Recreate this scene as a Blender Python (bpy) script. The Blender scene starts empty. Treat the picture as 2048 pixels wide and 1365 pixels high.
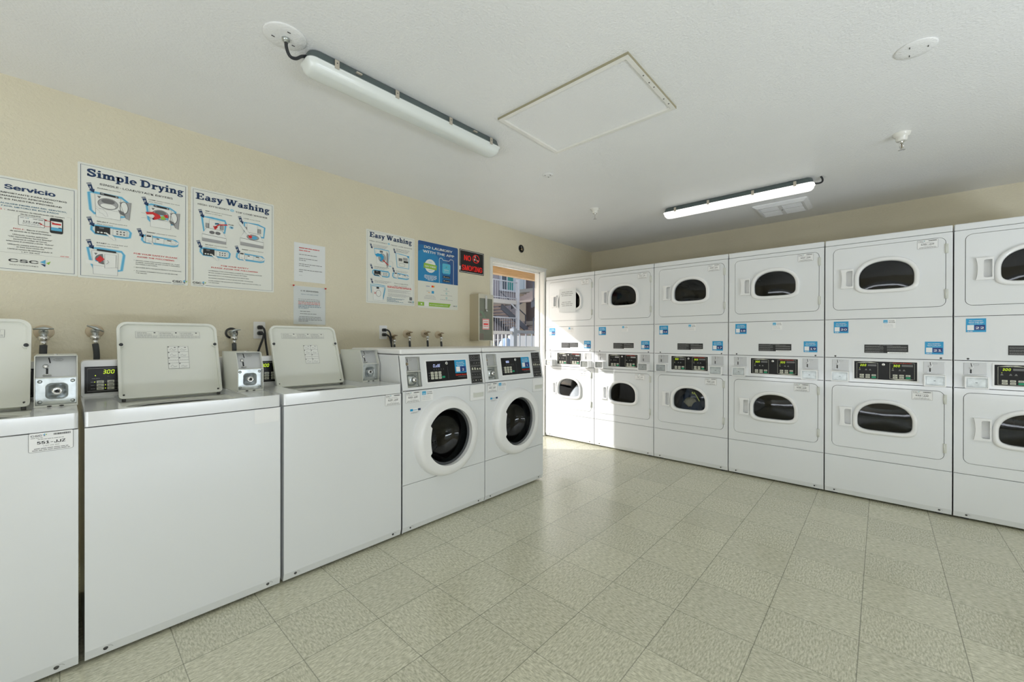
SUN_E, SKY_E, EXPO, FILL_B, FILL_R, FILL_TILT = 3.0, .17, .56, 40., 64., 0
import bpy, bmesh, math, random
from mathutils import Matrix, Vector
from mathutils.geometry import tessellate_polygon
random.seed(7)
COL = bpy.context.scene.collection
PI = math.pi

# ------------------------------------------------------------------ materials
MATS = {}
def nodes_of(m):
    nt = m.node_tree
    return nt, nt.nodes.get('Principled BSDF')
def mat(name, col=(.8, .8, .8), rough=.5, metal=0., emit=None, estr=0., coat=0., spec=.5, alpha=1.):
    if name in MATS: return MATS[name]
    m = bpy.data.materials.new(name); m.use_nodes = True
    nt, b = nodes_of(m)
    b.inputs['Base Color'].default_value = (*col, 1)
    b.inputs['Roughness'].default_value = rough
    b.inputs['Metallic'].default_value = metal
    b.inputs['Coat Weight'].default_value = coat
    b.inputs['Coat Roughness'].default_value = .08
    b.inputs['Specular IOR Level'].default_value = spec
    if emit:
        b.inputs['Emission Color'].default_value = (*emit, 1)
        b.inputs['Emission Strength'].default_value = estr
    MATS[name] = m
    return m
def N(nt, t, **k):
    n = nt.nodes.new(t)
    for a, v in k.items(): setattr(n, a, v)
    return n
def noise_bump(m, scale, dist, detail=2., colvar=0., stretch=None, cscale=3.):
    nt, b = nodes_of(m)
    tc = N(nt, 'ShaderNodeTexCoord'); no = N(nt, 'ShaderNodeTexNoise'); bp = N(nt, 'ShaderNodeBump')
    no.inputs['Scale'].default_value = scale; no.inputs['Detail'].default_value = detail
    src = tc.outputs['Object']
    if stretch:
        mp = N(nt, 'ShaderNodeMapping'); mp.inputs['Scale'].default_value = stretch
        nt.links.new(src, mp.inputs['Vector']); src = mp.outputs['Vector']
    nt.links.new(src, no.inputs['Vector'])
    bp.inputs['Strength'].default_value = 1.; bp.inputs['Distance'].default_value = dist
    nt.links.new(no.outputs['Fac'], bp.inputs['Height']); nt.links.new(bp.outputs['Normal'], b.inputs['Normal'])
    if colvar:
        n2 = N(nt, 'ShaderNodeTexNoise'); n2.inputs['Scale'].default_value = cscale; n2.inputs['Detail'].default_value = 3
        nt.links.new(tc.outputs['Object'], n2.inputs['Vector'])
        hs = N(nt, 'ShaderNodeHueSaturation'); hs.inputs['Color'].default_value = b.inputs['Base Color'].default_value
        mr = N(nt, 'ShaderNodeMapRange'); mr.inputs['From Min'].default_value = .3; mr.inputs['From Max'].default_value = .7
        mr.inputs['To Min'].default_value = 1 - colvar; mr.inputs['To Max'].default_value = 1 + colvar
        nt.links.new(n2.outputs['Fac'], mr.inputs['Value']); nt.links.new(mr.outputs['Result'], hs.inputs['Value'])
        nt.links.new(hs.outputs['Color'], b.inputs['Base Color'])
    return m

enamel = noise_bump(mat('white_enamel', (.77, .785, .80), .28, coat=.8), 4., .0012, 1.)
enamel_lid = noise_bump(mat('lid_enamel', (.77, .78, .72), .32), 5., .001, 1.)
grey_box = noise_bump(mat('grey_painted_steel', (.66, .67, .62), .35), 6., .0008, 1.)
plastic = mat('white_plastic', (.84, .84, .84), .28, coat=.2)
dark_gap = mat('dark_gap_shade', (.03, .03, .03), .7)  # near-black backing paints the shade inside panel and door gaps
rubber = noise_bump(mat('black_rubber', (.025, .027, .03), .6), 30., .0005)
hose_rub = noise_bump(mat('grey_rubber_hose', (.055, .06, .065), .6), 60., .0006)
zinc = noise_bump(mat('zinc_plate', (.47, .50, .50), .30, metal=.9), 35., .0006, 3., colvar=.18, cscale=25.)
alu = noise_bump(mat('grey_anodised_plate', (.55, .56, .57), .4, metal=.55), 60., .0002)
chrome = mat('chrome', (.75, .75, .75), .14, metal=1.)
brass = mat('tarnished_brass', (.33, .26, .17), .4, metal=.8)
steel_drum = noise_bump(mat('perforated_steel_drum', (.10, .10, .105), .38, metal=.9), 12., .003)
dryer_drum = noise_bump(mat('galvanised_drum_shaded', (.012, .012, .013), .85), 10., .002)  # near-black colour carries the shade of the unlit drum inside
cream_esc = mat('cream_painted_plate', (.62, .52, .38), .45)
black_pl = mat('black_panel_plastic', (.008, .008, .009), .35, spec=.3)
screwm = mat('dark_screw', (.09, .09, .09), .4, metal=.7)
hous = mat('green_grey_housing', (.10, .13, .13), .45)
clipm = mat('beige_clip', (.55, .50, .42), .35, metal=.3)
lens_on = mat('lit_diffuser', (.9, .9, .88), .4, emit=(1., .985, .94), estr=.85)
lens_off = mat('unlit_diffuser', (.80, .84, .83), .35, coat=.3)
ink = mat('ink_black', (.015, .015, .015), .5)
inkg = mat('ink_grey', (.16, .16, .16), .5)
inkl = mat('ink_light_grey', (.38, .38, .38), .5)
navy = mat('ink_navy', (.006, .035, .115), .45)
teal = mat('ink_teal', (.01, .13, .24), .45)
skyb = mat('ink_sky_blue', (.10, .42, .66), .4)
paleb = mat('ink_pale_blue', (.32, .62, .78), .4)
red = mat('ink_red', (.62, .02, .02), .45)
neonred = mat('ink_neon_red', (.95, .02, .015), .4)
green = mat('ink_green', (.30, .52, .06), .4)
white = mat('print_white', (.83, .84, .80), .4)
whites = mat('sticker_white', (.85, .85, .85), .35)
postw = mat('poster_white', (.80, .81, .75), .35, coat=.2)
paper = mat('copy_paper', (.78, .80, .80), .5)
stick_blue = mat('sticker_blue', (.02, .33, .62), .35)
stick_navy = mat('sticker_navy', (.008, .035, .20), .35)
btn = mat('button_beige', (.60, .60, .50), .4)
btng = mat('button_green', (.0, .30, .14), .4)
led = mat('lit_digits', (.2, .3, .0), .4, emit=(.62, .85, .02), estr=.9)
ledb = mat('lit_blue_digits', (.3, .35, .5), .4, emit=(.55, .62, 1.), estr=.8)
led_off = mat('unlit_digits', (.12, .13, .10), .4)
sqred = mat('badge_red', (.85, .03, .01), .4)

def glass_mat(name, tint, rough=.03, ior=1.5):
    if name in MATS: return MATS[name]
    m = bpy.data.materials.new(name); m.use_nodes = True
    nt = m.node_tree; nt.nodes.clear()
    out = N(nt, 'ShaderNodeOutputMaterial'); mix = N(nt, 'ShaderNodeMixShader'); tr = N(nt, 'ShaderNodeBsdfTransparent')
    gl = N(nt, 'ShaderNodeBsdfGlossy'); lw = N(nt, 'ShaderNodeLayerWeight'); lw.inputs[0].default_value = .5
    pw = N(nt, 'ShaderNodeMath', operation='POWER'); pw.inputs[1].default_value = 5.; nt.links.new(lw.outputs['Facing'], pw.inputs[0])
    fr = N(nt, 'ShaderNodeMath', operation='MULTIPLY_ADD'); fr.inputs[1].default_value = .95; fr.inputs[2].default_value = .045; nt.links.new(pw.outputs[0], fr.inputs[0])
    tr.inputs['Color'].default_value = (*tint, 1); gl.inputs['Roughness'].default_value = rough
    nt.links.new(fr.outputs[0], mix.inputs[0]); nt.links.new(tr.outputs[0], mix.inputs[1]); nt.links.new(gl.outputs[0], mix.inputs[2])
    nt.links.new(mix.outputs[0], out.inputs['Surface'])
    MATS[name] = m
    return m
glass_dark = glass_mat('smoked_door_glass', (.72, .75, .78))
glass_clear = glass_mat('clear_glass', (.85, .88, .88))
glass_bowl = glass_mat('door_bowl_glass', (.42, .45, .45), .02)
acrylic = glass_mat('scratched_acrylic', (.80, .84, .78), .12)
def _haze():
    nt = acrylic.node_tree; out = [n for n in nt.nodes if n.type == 'OUTPUT_MATERIAL'][0]; old = out.inputs['Surface'].links[0].from_socket
    df = N(nt, 'ShaderNodeBsdfDiffuse'); df.inputs['Color'].default_value = (.60, .62, .54, 1); mx = N(nt, 'ShaderNodeMixShader')
    tc = N(nt, 'ShaderNodeTexCoord'); no = N(nt, 'ShaderNodeTexNoise'); no.inputs['Scale'].default_value = 40.; mr = N(nt, 'ShaderNodeMapRange'); mr.inputs[3].default_value = .14; mr.inputs[4].default_value = .30
    nt.links.new(tc.outputs['Object'], no.inputs['Vector']); nt.links.new(no.outputs['Fac'], mr.inputs[0]); nt.links.new(mr.outputs[0], mx.inputs[0])
    nt.links.new(old, mx.inputs[1]); nt.links.new(df.outputs[0], mx.inputs[2]); nt.links.new(mx.outputs[0], out.inputs['Surface'])
_haze()

# ------------------------------------------------------------------ 2D helpers
def rrect(x0, y0, x1, y1, r=0., n=5):
    if isinstance(r, (int, float)): r = (r, r, r, r)      # bl, br, tr, tl
    P = []
    for (cx, cy, a0, rr) in ((x0 + r[0], y0 + r[0], PI, r[0]), (x1 - r[1], y0 + r[1], 1.5 * PI, r[1]),
                             (x1 - r[2], y1 - r[2], 0, r[2]), (x0 + r[3], y1 - r[3], .5 * PI, r[3])):
        if rr <= 1e-6: P.append((cx, cy)); continue
        for k in range(n + 1):
            a = a0 + .5 * PI * k / n
            P.append((cx + rr * math.cos(a), cy + rr * math.sin(a)))
    return P
def ell(cx, cy, rx, ry=None, n=32, a0=0., a1=2 * PI):
    ry = rx if ry is None else ry
    return [(cx + rx * math.cos(a0 + (a1 - a0) * k / n), cy + ry * math.sin(a0 + (a1 - a0) * k / n)) for k in range(n)]
def dshape(cx, hw, zb, zt, n=72, off=0.):
    zm = zb + (zt - zb) * .40
    hw += off; up = zt - zm + off; dn = zm - zb + off
    P = []
    for k in range(n):
        t = 2 * PI * k / n; c, s = math.cos(t), math.sin(t)
        e = 2.25 if s >= 0 else 4.6
        P.append((cx + hw * math.copysign(abs(c) ** (2 / e), c), zm + (up if s >= 0 else dn) * math.copysign(abs(s) ** (2 / e), s)))
    return P

# ------------------------------------------------------------------ mesh builder
TXT = {}
SANS = None
try:                                             # Blender's own interface typeface; falls back to its built-in font
    import os
    _p = os.path.join(bpy.utils.system_resource('DATAFILES', path='fonts'), 'Inter.woff2')
    SANS = bpy.data.fonts.load(_p) if os.path.exists(_p) else None
except Exception: SANS = None
def text_geo(s, shear=0., sp=1.):
    k = (s, shear, sp)
    if k not in TXT:
        cu = bpy.data.curves.new('t', 'FONT'); cu.body = s; cu.size = 1.; cu.resolution_u = 3; cu.shear = shear
        if SANS: cu.font = SANS
        cu.space_character = sp
        ob = bpy.data.objects.new('t', cu)
        me = ob.to_mesh()
        vs = [(v.co.x, v.co.y) for v in me.vertices]; fs = [tuple(p.vertices) for p in me.polygons]
        ob.to_mesh_clear(); bpy.data.objects.remove(ob); bpy.data.curves.remove(cu)
        TXT[k] = (vs, fs)
    return TXT[k]

LAY = .0005
class MB:
    def __init__(s, X=None):
        s.v = []; s.f = []; s.mi = []; s.sm = []; s.mats = []; s.X = X
        s.g = ((1, 0, 0), (0, 0, 1), (0, -1, 0), (0, 0, 0))      # drawing frame: right, up, out, origin
    def m(s, m):
        if m not in s.mats: s.mats.append(m)
        return s.mats.index(m)
    def add(s, vs, fs, m, smooth=False):
        o = len(s.v); i = s.m(m)
        if s.X is not None: vs = [tuple(s.X @ Vector(v)) for v in vs]
        s.v += [tuple(v) for v in vs]; s.f += [tuple(o + k for k in f) for f in fs]
        s.mi += [i] * len(fs); s.sm += [smooth] * len(fs)
        return s
    def box(s, x0, x1, y0, y1, z0, z1, m):
        v = [(x, y, z) for x in (x0, x1) for y in (y0, y1) for z in (z0, z1)]
        return s.add(v, [(0, 1, 3, 2), (4, 6, 7, 5), (0, 4, 5, 1), (2, 3, 7, 6), (0, 2, 6, 4), (1, 5, 7, 3)], m)
    def plate(s, outer, holes=(), d0=0., d1=.01, m=None, ax='xz', edge=None):
        """outline in plane ax, from depth d0 to d1"""
        F = {'xz': lambda a, b, d: (a, d, b), 'xy': lambda a, b, d: (a, b, d), 'yz': lambda a, b, d: (d, a, b)}[ax]
        loops = [outer] + list(holes)
        tri = tessellate_polygon([[Vector((a, b, 0)) for a, b in L] for L in loops])
        flat = [p for L in loops for p in L]; n = len(flat)
        s.add([F(a, b, d0) for a, b in flat] + [F(a, b, d1) for a, b in flat],
              [tuple(t) for t in tri] + [tuple(n + k for k in reversed(t)) for t in tri], m)
        o = 0
        for L in loops:
            k = len(L)
            s.add([F(a, b, d0) for a, b in L] + [F(a, b, d1) for a, b in L],
                  [(i, (i + 1) % k, k + (i + 1) % k, k + i) for i in range(k)], edge or m, k > 14)
        return s
    def loft(s, loops, m, close0=False, close1=False, smooth=True, cyc=True):
        n = len(loops[0]); vs = [p for L in loops for p in L]; fs = []
        for a in range(len(loops) - 1):
            for i in range(n if cyc else n - 1):
                j = (i + 1) % n
                fs.append((a * n + i, a * n + j, (a + 1) * n + j, (a + 1) * n + i))
        if close0: fs.append(tuple(range(n - 1, -1, -1)))
        if close1: fs.append(tuple((len(loops) - 1) * n + i for i in range(n)))
        return s.add(vs, fs, m, smooth)
    def tube(s, pts, r, m, n=10, caps=True):
        pts = [Vector(p) for p in pts]; L = []
        if len(pts) > 3 and not isinstance(r, (list, tuple)):        # smooth the run through its points
            q = [pts[0] * 2 - pts[1]] + pts + [pts[-1] * 2 - pts[-2]]; pts = []
            for i in range(1, len(q) - 2):
                for k in range(4):
                    t = k / 4; a, b, c, d = q[i - 1:i + 3]
                    pts.append(.5 * (2 * b + (c - a) * t + (2 * a - 5 * b + 4 * c - d) * t * t + (3 * b - a - 3 * c + d) * t ** 3))
            pts.append(q[-2])
        up = Vector((0, 0, 1)); prev = None
        for i, p in enumerate(pts):
            t = (pts[min(i + 1, len(pts) - 1)] - pts[max(i - 1, 0)]).normalized()
            if prev is None: a = t.orthogonal().normalized()
            else: a = (prev - t * prev.dot(t)).normalized()
            prev = a; b = t.cross(a)
            rr = r[i] if isinstance(r, (list, tuple)) else r
            L.append([tuple(p + (a * math.cos(2 * PI * k / n) + b * math.sin(2 * PI * k / n)) * rr) for k in range(n)])
        return s.loft(L, m, caps, caps)
    def lathe(s, prof, c, m, ax='z', n=28, close=True, sx=1., sy=1.):
        """prof: (radius, height along axis)"""
        L = []
        for r, h in prof:
            ring = []
            for k in range(n):
                a = 2 * PI * k / n; u, w = r * math.cos(a) * sx, r * math.sin(a) * sy
                ring.append({'z': (c[0] + u, c[1] + w, c[2] + h), 'y': (c[0] + u, c[1] + h, c[2] + w), 'x': (c[0] + h, c[1] + u, c[2] + w)}[ax])
            L.append(ring)
        return s.loft(L, m, close and prof[0][0] > 1e-6, close and prof[-1][0] > 1e-6)
    def sphere(s, c, r, m, sx=1, sy=1, sz=1, n=12):
        L = []
        for i in range(n // 2 + 1):
            a = PI * i / (n // 2); rr = max(math.sin(a), .001)
            L.append([(c[0] + r * sx * rr * math.cos(2 * PI * k / n), c[1] + r * sy * rr * math.sin(2 * PI * k / n), c[2] + r * sz * math.cos(a)) for k in range(n)])
        return s.loft(L, m)
    # ---- flat drawing, in the frame g: (right, up, out, origin)
    def frame(s, origin, right=(1, 0, 0), up=(0, 0, 1), out=(0, -1, 0)):
        s.g = (right, up, out, origin); return s
    def gp(s, a, b, l):
        r, u, o, g = s.g; d = l * LAY
        return tuple(g[i] + r[i] * a + u[i] * b + o[i] * d for i in range(3))
    def poly(s, P, m, l=1):
        tri = tessellate_polygon([[Vector((a, b, 0)) for a, b in P]])
        return s.add([s.gp(a, b, l) for a, b in P], [tuple(t) for t in tri], m)
    def rect(s, x0, y0, x1, y1, m, l=1, r=0.):
        if r: return s.poly(rrect(min(x0, x1), min(y0, y1), max(x0, x1), max(y0, y1), r, 4), m, l)
        return s.add([s.gp(x0, y0, l), s.gp(x1, y0, l), s.gp(x1, y1, l), s.gp(x0, y1, l)], [(0, 1, 2, 3)], m)
    def outline(s, P, w, m, l=1, closed=True):
        n = len(P); vs = []; fs = []
        for i in range(n):
            p0 = P[i - 1] if (closed or i > 0) else P[i]; p1 = P[(i + 1) % n] if (closed or i < n - 1) else P[i]
            tx, ty = p1[0] - p0[0], p1[1] - p0[1]; q = math.hypot(tx, ty) or 1; tx, ty = tx / q, ty / q
            ww = w[i] if isinstance(w, (list, tuple)) else w
            vs += [s.gp(P[i][0] - ty * ww / 2, P[i][1] + tx * ww / 2, l), s.gp(P[i][0] + ty * ww / 2, P[i][1] - tx * ww / 2, l)]
        for i in range(n if closed else n - 1):
            j = (i + 1) % n; fs.append((2 * i, 2 * i + 1, 2 * j + 1, 2 * j))
        return s.add(vs, fs, m)
    def line(s, P, w, m, l=1): return s.outline(P, w, m, l, False)
    def text(s, t, x, y, h, m, l=2, al='l', w=None, bold=0., shear=0., sp=1.):
        """cap height h, baseline y; w fits the width"""
        vs, fs = text_geo(t, shear, sp)
        if not vs: return s
        x0 = min(v[0] for v in vs); x1 = max(v[0] for v in vs)
        ky = h / .73; kx = ky if w is None else w / max(x1 - x0, 1e-6)
        bold *= .62; W = (x1 - x0) * kx; ox = x - (0 if al == 'l' else W / 2 if al == 'c' else W)
        for q, (dx, dy) in enumerate(((0, 0),) if not bold else ((0, 0), (bold * h, 0), (bold * h * .5, bold * h * .4))):
            s.add([s.gp(ox + (a - x0) * kx + dx - bold * h / 2, y + b * ky + dy, l + .22 * q) for a, b in vs], fs, m)
        return s
    def greek(s, x, y, w, h, m, l=2, seed=0, al='l'):
        """a line of print too small to read: word-length dashes"""
        rg = random.Random(seed * 7919 + int(x * 1e4) + int(y * 1e5)); a = x
        if al == 'c': a = x - w / 2
        e = a + w
        while a < e - h:
            ww = min(rg.uniform(1.6, 5.) * h, e - a)
            s.rect(a, y, a + ww, y + h * .62, m, l); a += ww + h * .55
        return s
    def build(s, name, parent=None, bevel=0., seg=2, smooth=False, mesh_only=False):
        me = bpy.data.meshes.new(name); me.from_pydata(s.v, [], s.f)
        for m_ in s.mats: me.materials.append(m_)
        me.polygons.foreach_set('material_index', s.mi)
        me.polygons.foreach_set('use_smooth', [bool(smooth or q) for q in s.sm])
        bm = bmesh.new(); bm.from_mesh(me)
        bmesh.ops.remove_doubles(bm, verts=bm.verts, dist=1e-6) if bevel else None
        bmesh.ops.recalc_face_normals(bm, faces=bm.faces); bm.to_mesh(me); bm.free()
        me.update()
        if mesh_only: return me
        return put(me, name, parent, bevel, seg)

def put(me, name, parent=None, bevel=0., seg=2):
    o = bpy.data.objects.new(name, me); COL.objects.link(o)
    if parent: o.parent = parent
    if bevel:
        md = o.modifiers.new('Bevel', 'BEVEL'); md.width = bevel; md.segments = seg; md.limit_method = 'ANGLE'
        md.angle_limit = math.radians(50)
    return o
def tag(o, label=None, cat=None, group=None, kind=None):
    if label: o['label'] = label
    if cat: o['category'] = cat
    if group: o['group'] = group
    if kind: o['kind'] = kind
    return o
def thing(name, label, cat, loc=(0, 0, 0), rz=0., group=None):
    o = bpy.data.objects.new(name, None); COL.objects.link(o); o.empty_display_size = .1
    o.location = loc; o.rotation_euler = (0, 0, rz)
    return tag(o, label, cat, group)
def struct(o): o['kind'] = 'structure'; return o
CACHE = {}
def cached(key, fn):
    if key not in CACHE: CACHE[key] = fn()
    return CACHE[key]

# slab-serif lettering for the poster headings: strokes in em units, x-height .5
def _arc(cx, cy, rx, ry, a0, a1, n=12):
    return [(cx + rx * math.cos(math.radians(a0 + (a1 - a0) * k / n)), cy + ry * math.sin(math.radians(a0 + (a1 - a0) * k / n))) for k in range(n + 1)]
def _R(x0, y0, x1, y1): return ('r', x0, y0, x1, y1)
def _S(P, w): return ('s', P, w)
def _foot(x, y=0, a=.07, w=.15): return _R(x - a, y, x + w + a, y + .07)
SLAB = {
 ' ': (.24, []),
 'i': (.34, [_R(.08, 0, .23, .5), _foot(.08), _R(0, .43, .23, .5), ('d', .155, .655, .085)]),
 'l': (.34, [_R(.08, 0, .23, .76), _foot(.08), _R(0, .69, .23, .76)]),
 'n': (.60, [_R(.08, 0, .22, .5), _foot(.08, a=.06, w=.14), _R(0, .43, .2, .5), _R(.36, 0, .50, .36), _foot(.36, a=.06, w=.14), _S(_arc(.31, .33, .12, .13, 165, 0), .13)]),
 'h': (.62, [_R(.08, 0, .22, .76), _foot(.08, a=.06, w=.14), _R(0, .69, .2, .76), _R(.36, 0, .50, .36), _foot(.36, a=.06, w=.14), _S(_arc(.31, .33, .12, .13, 165, 0), .13)]),
 'm': (.90, [_R(.08, 0, .22, .5), _foot(.08, a=.06, w=.14), _R(0, .43, .2, .5), _R(.36, 0, .50, .36), _foot(.36, a=.06, w=.14), _S(_arc(.31, .33, .12, .13, 165, 0), .13),
              _R(.65, 0, .79, .36), _foot(.65, a=.06, w=.14), _S(_arc(.60, .33, .12, .13, 165, 0), .13)]),
 'r': (.46, [_R(.08, 0, .22, .5), _foot(.08), _R(0, .43, .2, .5), _S(_arc(.32, .30, .12, .15, 170, 40), .10), ('d', .38, .40, .07)]),
 'p': (.60, [_R(.08, -.22, .22, .5), _foot(.08, -.24), _R(0, .43, .2, .5), _S(_arc(.31, .25, .16, .20, 0, 360, 20), .12)]),
 'e': (.52, [_S(_arc(.26, .25, .18, .20, 0, 310, 18), .12), _R(.12, .22, .49, .29)]),
 'a': (.55, [_R(.32, 0, .45, .36), _R(.40, 0, .54, .07), _S(_arc(.26, .34, .13, .12, 0, 160), .11), _S(_arc(.22, .15, .13, .11, 0, 360, 16), .11)]),
 's': (.46, [_S(_arc(.22, .355, .12, .09, 10, 200, 8) + [(.16, .28), (.27, .22)] + _arc(.22, .145, .13, .095, 20, -170, 8), .11), _R(.34, .32, .39, .5), _R(.05, 0, .10, .18)]),
 'y': (.56, [_S([(.12, .48), (.29, .03)], .14), _S([(.44, .48), (.30, .06), (.18, -.19)], .08), _R(0, .43, .24, .5), _R(.34, .43, .56, .5), ('d', .15, -.16, .07)]),
 'g': (.56, [_S(_arc(.24, .34, .13, .12, 0, 360, 16), .11), _S(_arc(.25, -.10, .17, .10, 0, 360, 18), .09), _S([(.14, .22), (.12, .08), (.34, .0)], .10), _R(.36, .40, .52, .48)]),
 'S': (.66, [_S(_arc(.31, .55, .19, .15, 20, 200, 9) + [(.22, .43), (.42, .33)] + _arc(.31, .20, .21, .16, 25, -165, 9), .15), _R(.48, .48, .55, .76), _R(.06, 0, .13, .26)]),
 'D': (.82, [_R(.10, 0, .27, .74), _R(0, 0, .36, .08), _R(0, .66, .36, .74), _S([(.30, .69)] + _arc(.36, .37, .30, .32, 88, -88, 14) + [(.30, .05)], .12)]),
 'E': (.72, [_R(.10, 0, .27, .74), _R(0, 0, .64, .08), _R(0, .66, .64, .74), _R(.56, 0, .64, .24), _R(.56, .52, .64, .74), _R(.2, .34, .48, .41), _R(.43, .27, .48, .48)]),
 'W': (1.06, [_S([(.16, .70), (.34, .04)], .16), _S([(.52, .70), (.36, .04)], .08), _S([(.52, .70), (.70, .04)], .16), _S([(.90, .70), (.72, .04)], .08),
              _R(0, .66, .32, .74), _R(.40, .66, .64, .74), _R(.78, .66, 1.04, .74)]),
}
def slab_text(g, t, x, y, w, h, m, l=2):
    """h = cap height; drawn twice with a small shift for the heavy weight"""
    for dx, dy in ((-.022, .0), (.022, .014)): _slab(g, t, x + dx * w / 8., y + dy * h, w, h, m, l + (.3 if dx > 0 else 0))
def _slab(g, t, x, y, w, h, m, l):
    adv = sum(SLAB[c][0] for c in t); kx = w / adv; ky = h / .74; a = x
    for c in t:
        for p in SLAB[c][1]:
            if p[0] == 'r': g.rect(a + p[1] * kx, y + p[2] * ky, a + p[3] * kx, y + p[4] * ky, m, l)
            elif p[0] == 'd': g.poly([(a + u * kx, y + v * ky) for u, v in ell(p[1], p[2], p[3], n=14)], m, l)
            else:
                P = p[1]; n = len(P); vs = []; fs = []
                for i in range(n):
                    p0, p1 = P[max(i - 1, 0)], P[min(i + 1, n - 1)]
                    tx, ty = p1[0] - p0[0], p1[1] - p0[1]; q = math.hypot(tx, ty) or 1; tx /= q; ty /= q; hw = p[2] / 2
                    vs += [g.gp(a + (P[i][0] - ty * hw) * kx, y + (P[i][1] + tx * hw) * ky, l), g.gp(a + (P[i][0] + ty * hw) * kx, y + (P[i][1] - tx * hw) * ky, l)]
                fs = [(2 * i, 2 * i + 1, 2 * i + 3, 2 * i + 2) for i in range(n - 1)]
                g.add(vs, fs, m)
        a += SLAB[c][0] * kx
# ------------------------------------------------------------------ stickers
def csc_mark(g, x, y, s, l=2):
    """small diamond mark of three triangles, s = size"""
    g.poly([(x, y + .62 * s), (x + .52 * s, y + s), (x + .5 * s, y + .38 * s)], skyb, l)
    g.poly([(x + .05 * s, y + .40 * s), (x + .52 * s, y + .34 * s), (x + .48 * s, y)], navy, l)
    g.poly([(x + .55 * s, y + .55 * s), (x + s, y + .85 * s), (x + .82 * s, y + .35 * s)], green, l)
def id_label(num, x0, z0, x1, z1, y=-.001, grey_print=0):  # last flag prints the label in grey instead of black
    g = MB(); w, h = x1 - x0, z1 - z0; k = inkg if grey_print else ink
    g.frame((x0, y, z0)); r = h * .07
    g.poly(rrect(0, 0, w, h, r), k, 1); g.poly(rrect(.0009, .0009, w - .0009, h - .0009, r * .8), whites, 2)
    g.text('CSC', w * .05, h * .80, h * .12, k, 3, w=w * .24, bold=.12)
    csc_mark(g, w * .31, h * .79, h * .15, 3)
    g.greek(w * .05, h * .72, w * .26, h * .035, inkg, 3)
    x = w * .55; rg = random.Random(3)
    while x < w * .94:
        q = rg.uniform(.006, .018) * w; g.rect(x, h * .81, x + q, h * .91, k, 3); x += q + rg.uniform(.006, .012) * w
    g.greek(w * .2, h * .64, w * .58, h * .035, inkg, 3)
    g.text(num + '-JJZ', w * .5, h * .40, h * .20, k, 3, 'c', w=w * .62, bold=.14)
    g.text('1-877-264-6622', w * .5, h * .27, h * .075, k, 3, 'c', w=w * .36)
    g.greek(w * .12, h * .155, w * .76, h * .05, inkg, 3); g.greek(w * .08, h * .07, w * .84, h * .05, inkg, 3)
    return g
def number_sticker(n, x0, z0, x1, z1, y=-.001):
    g = MB(); w, h = x1 - x0, z1 - z0; g.frame((x0, y, z0))
    g.rect(0, 0, w, h, stick_blue, 1)
    g.text('DO LAUNDRY', w * .5, h * .80, h * .09, whites, 2, 'c', w=w * .66, bold=.14)
    g.text('WITH THE APP', w * .5, h * .67, h * .09, whites, 2, 'c', w=w * .74, bold=.14)
    g.greek(w * .18, h * .585, w * .64, h * .05, paleb, 2)
    g.rect(w * .06, h * .14, w * .40, h * .52, whites, 2)            # the square code is left blank
    g.rect(w * .42, h * .14, w * .95, h * .52, stick_navy, 2)
    g.text(n, w * .685, h * .22, h * .23, whites, 3, 'c', w=w * (.40 if len(n) > 1 else .2), bold=.12)
    g.greek(w * .08, h * .045, w * .3, h * .05, whites, 2)
    return g
def clean_sticker(x0, z0, x1, z1, y=-.001):
    g = MB(); w, h = x1 - x0, z1 - z0; g.frame((x0, y, z0))
    g.rect(0, 0, w, h, whites, 1)
    g.rect(w * .04, h * .58, w * .38, h * .96, skyb, 2, r=w * .05); g.line([(w * .1, h * .70), (w * .16, h * .66), (w * .22, h * .70), (w * .28, h * .66), (w * .33, h * .70)], w * .03, whites, 3)
    g.text('CLEAN', w * .46, h * .80, h * .11, ink, 2, w=w * .42, bold=.15)
    g.text('WATER', w * .46, h * .62, h * .11, ink, 2, w=w * .46, bold=.15)
    for q in (.42, .27, .12): g.greek(w * .05, h * q, w * .75, h * .045, inkl, 2)
    return g
def seg_digits(g, t, x, y, h, m, l=3, sp=.72, lean=.14):
    SEG = {'0': 'abcdef', '3': 'abgcd', '1': 'bc', '2': 'abged', '5': 'afgcd', '8': 'abcdefg', 'C': 'adef', 'L': 'def', 'o': 'cdeg', 'S': 'afgcd', 'E': 'adefg', '.': ''}
    w = h * .5; th = h * .13
    for c in t:
        if c == '.':
            g.rect(x - h * .14, y, x - h * .02, y + th, m, l); continue
        P = {'a': ((.12, 1), (.88, 1)), 'g': ((.12, .5), (.88, .5)), 'd': ((.12, 0), (.88, 0)), 'f': ((0, .55), (0, .95)), 'b': ((1, .55), (1, .95)), 'e': ((0, .05), (0, .45)), 'c': ((1, .05), (1, .45))}
        for s_ in SEG[c]:
            (a, b), (c2, d) = P[s_]
            g.line([(x + a * w + lean * b * h, y + b * h), (x + c2 * w + lean * d * h, y + d * h)], th, m, l)
        x += h * sp

# ------------------------------------------------------------------ coin slide units
def slot_face(g, x, z, s=1., l=2):
    """coin slot, reject knob and lower slot; x,z = top of the slot"""
    g.line([(x, z), (x + .003 * s, z - .022 * s)], .0035 * s, ink, l)
    g.rect(x - .004 * s, z - .066 * s, x + .003 * s, z - .040 * s, ink, l)

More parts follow.
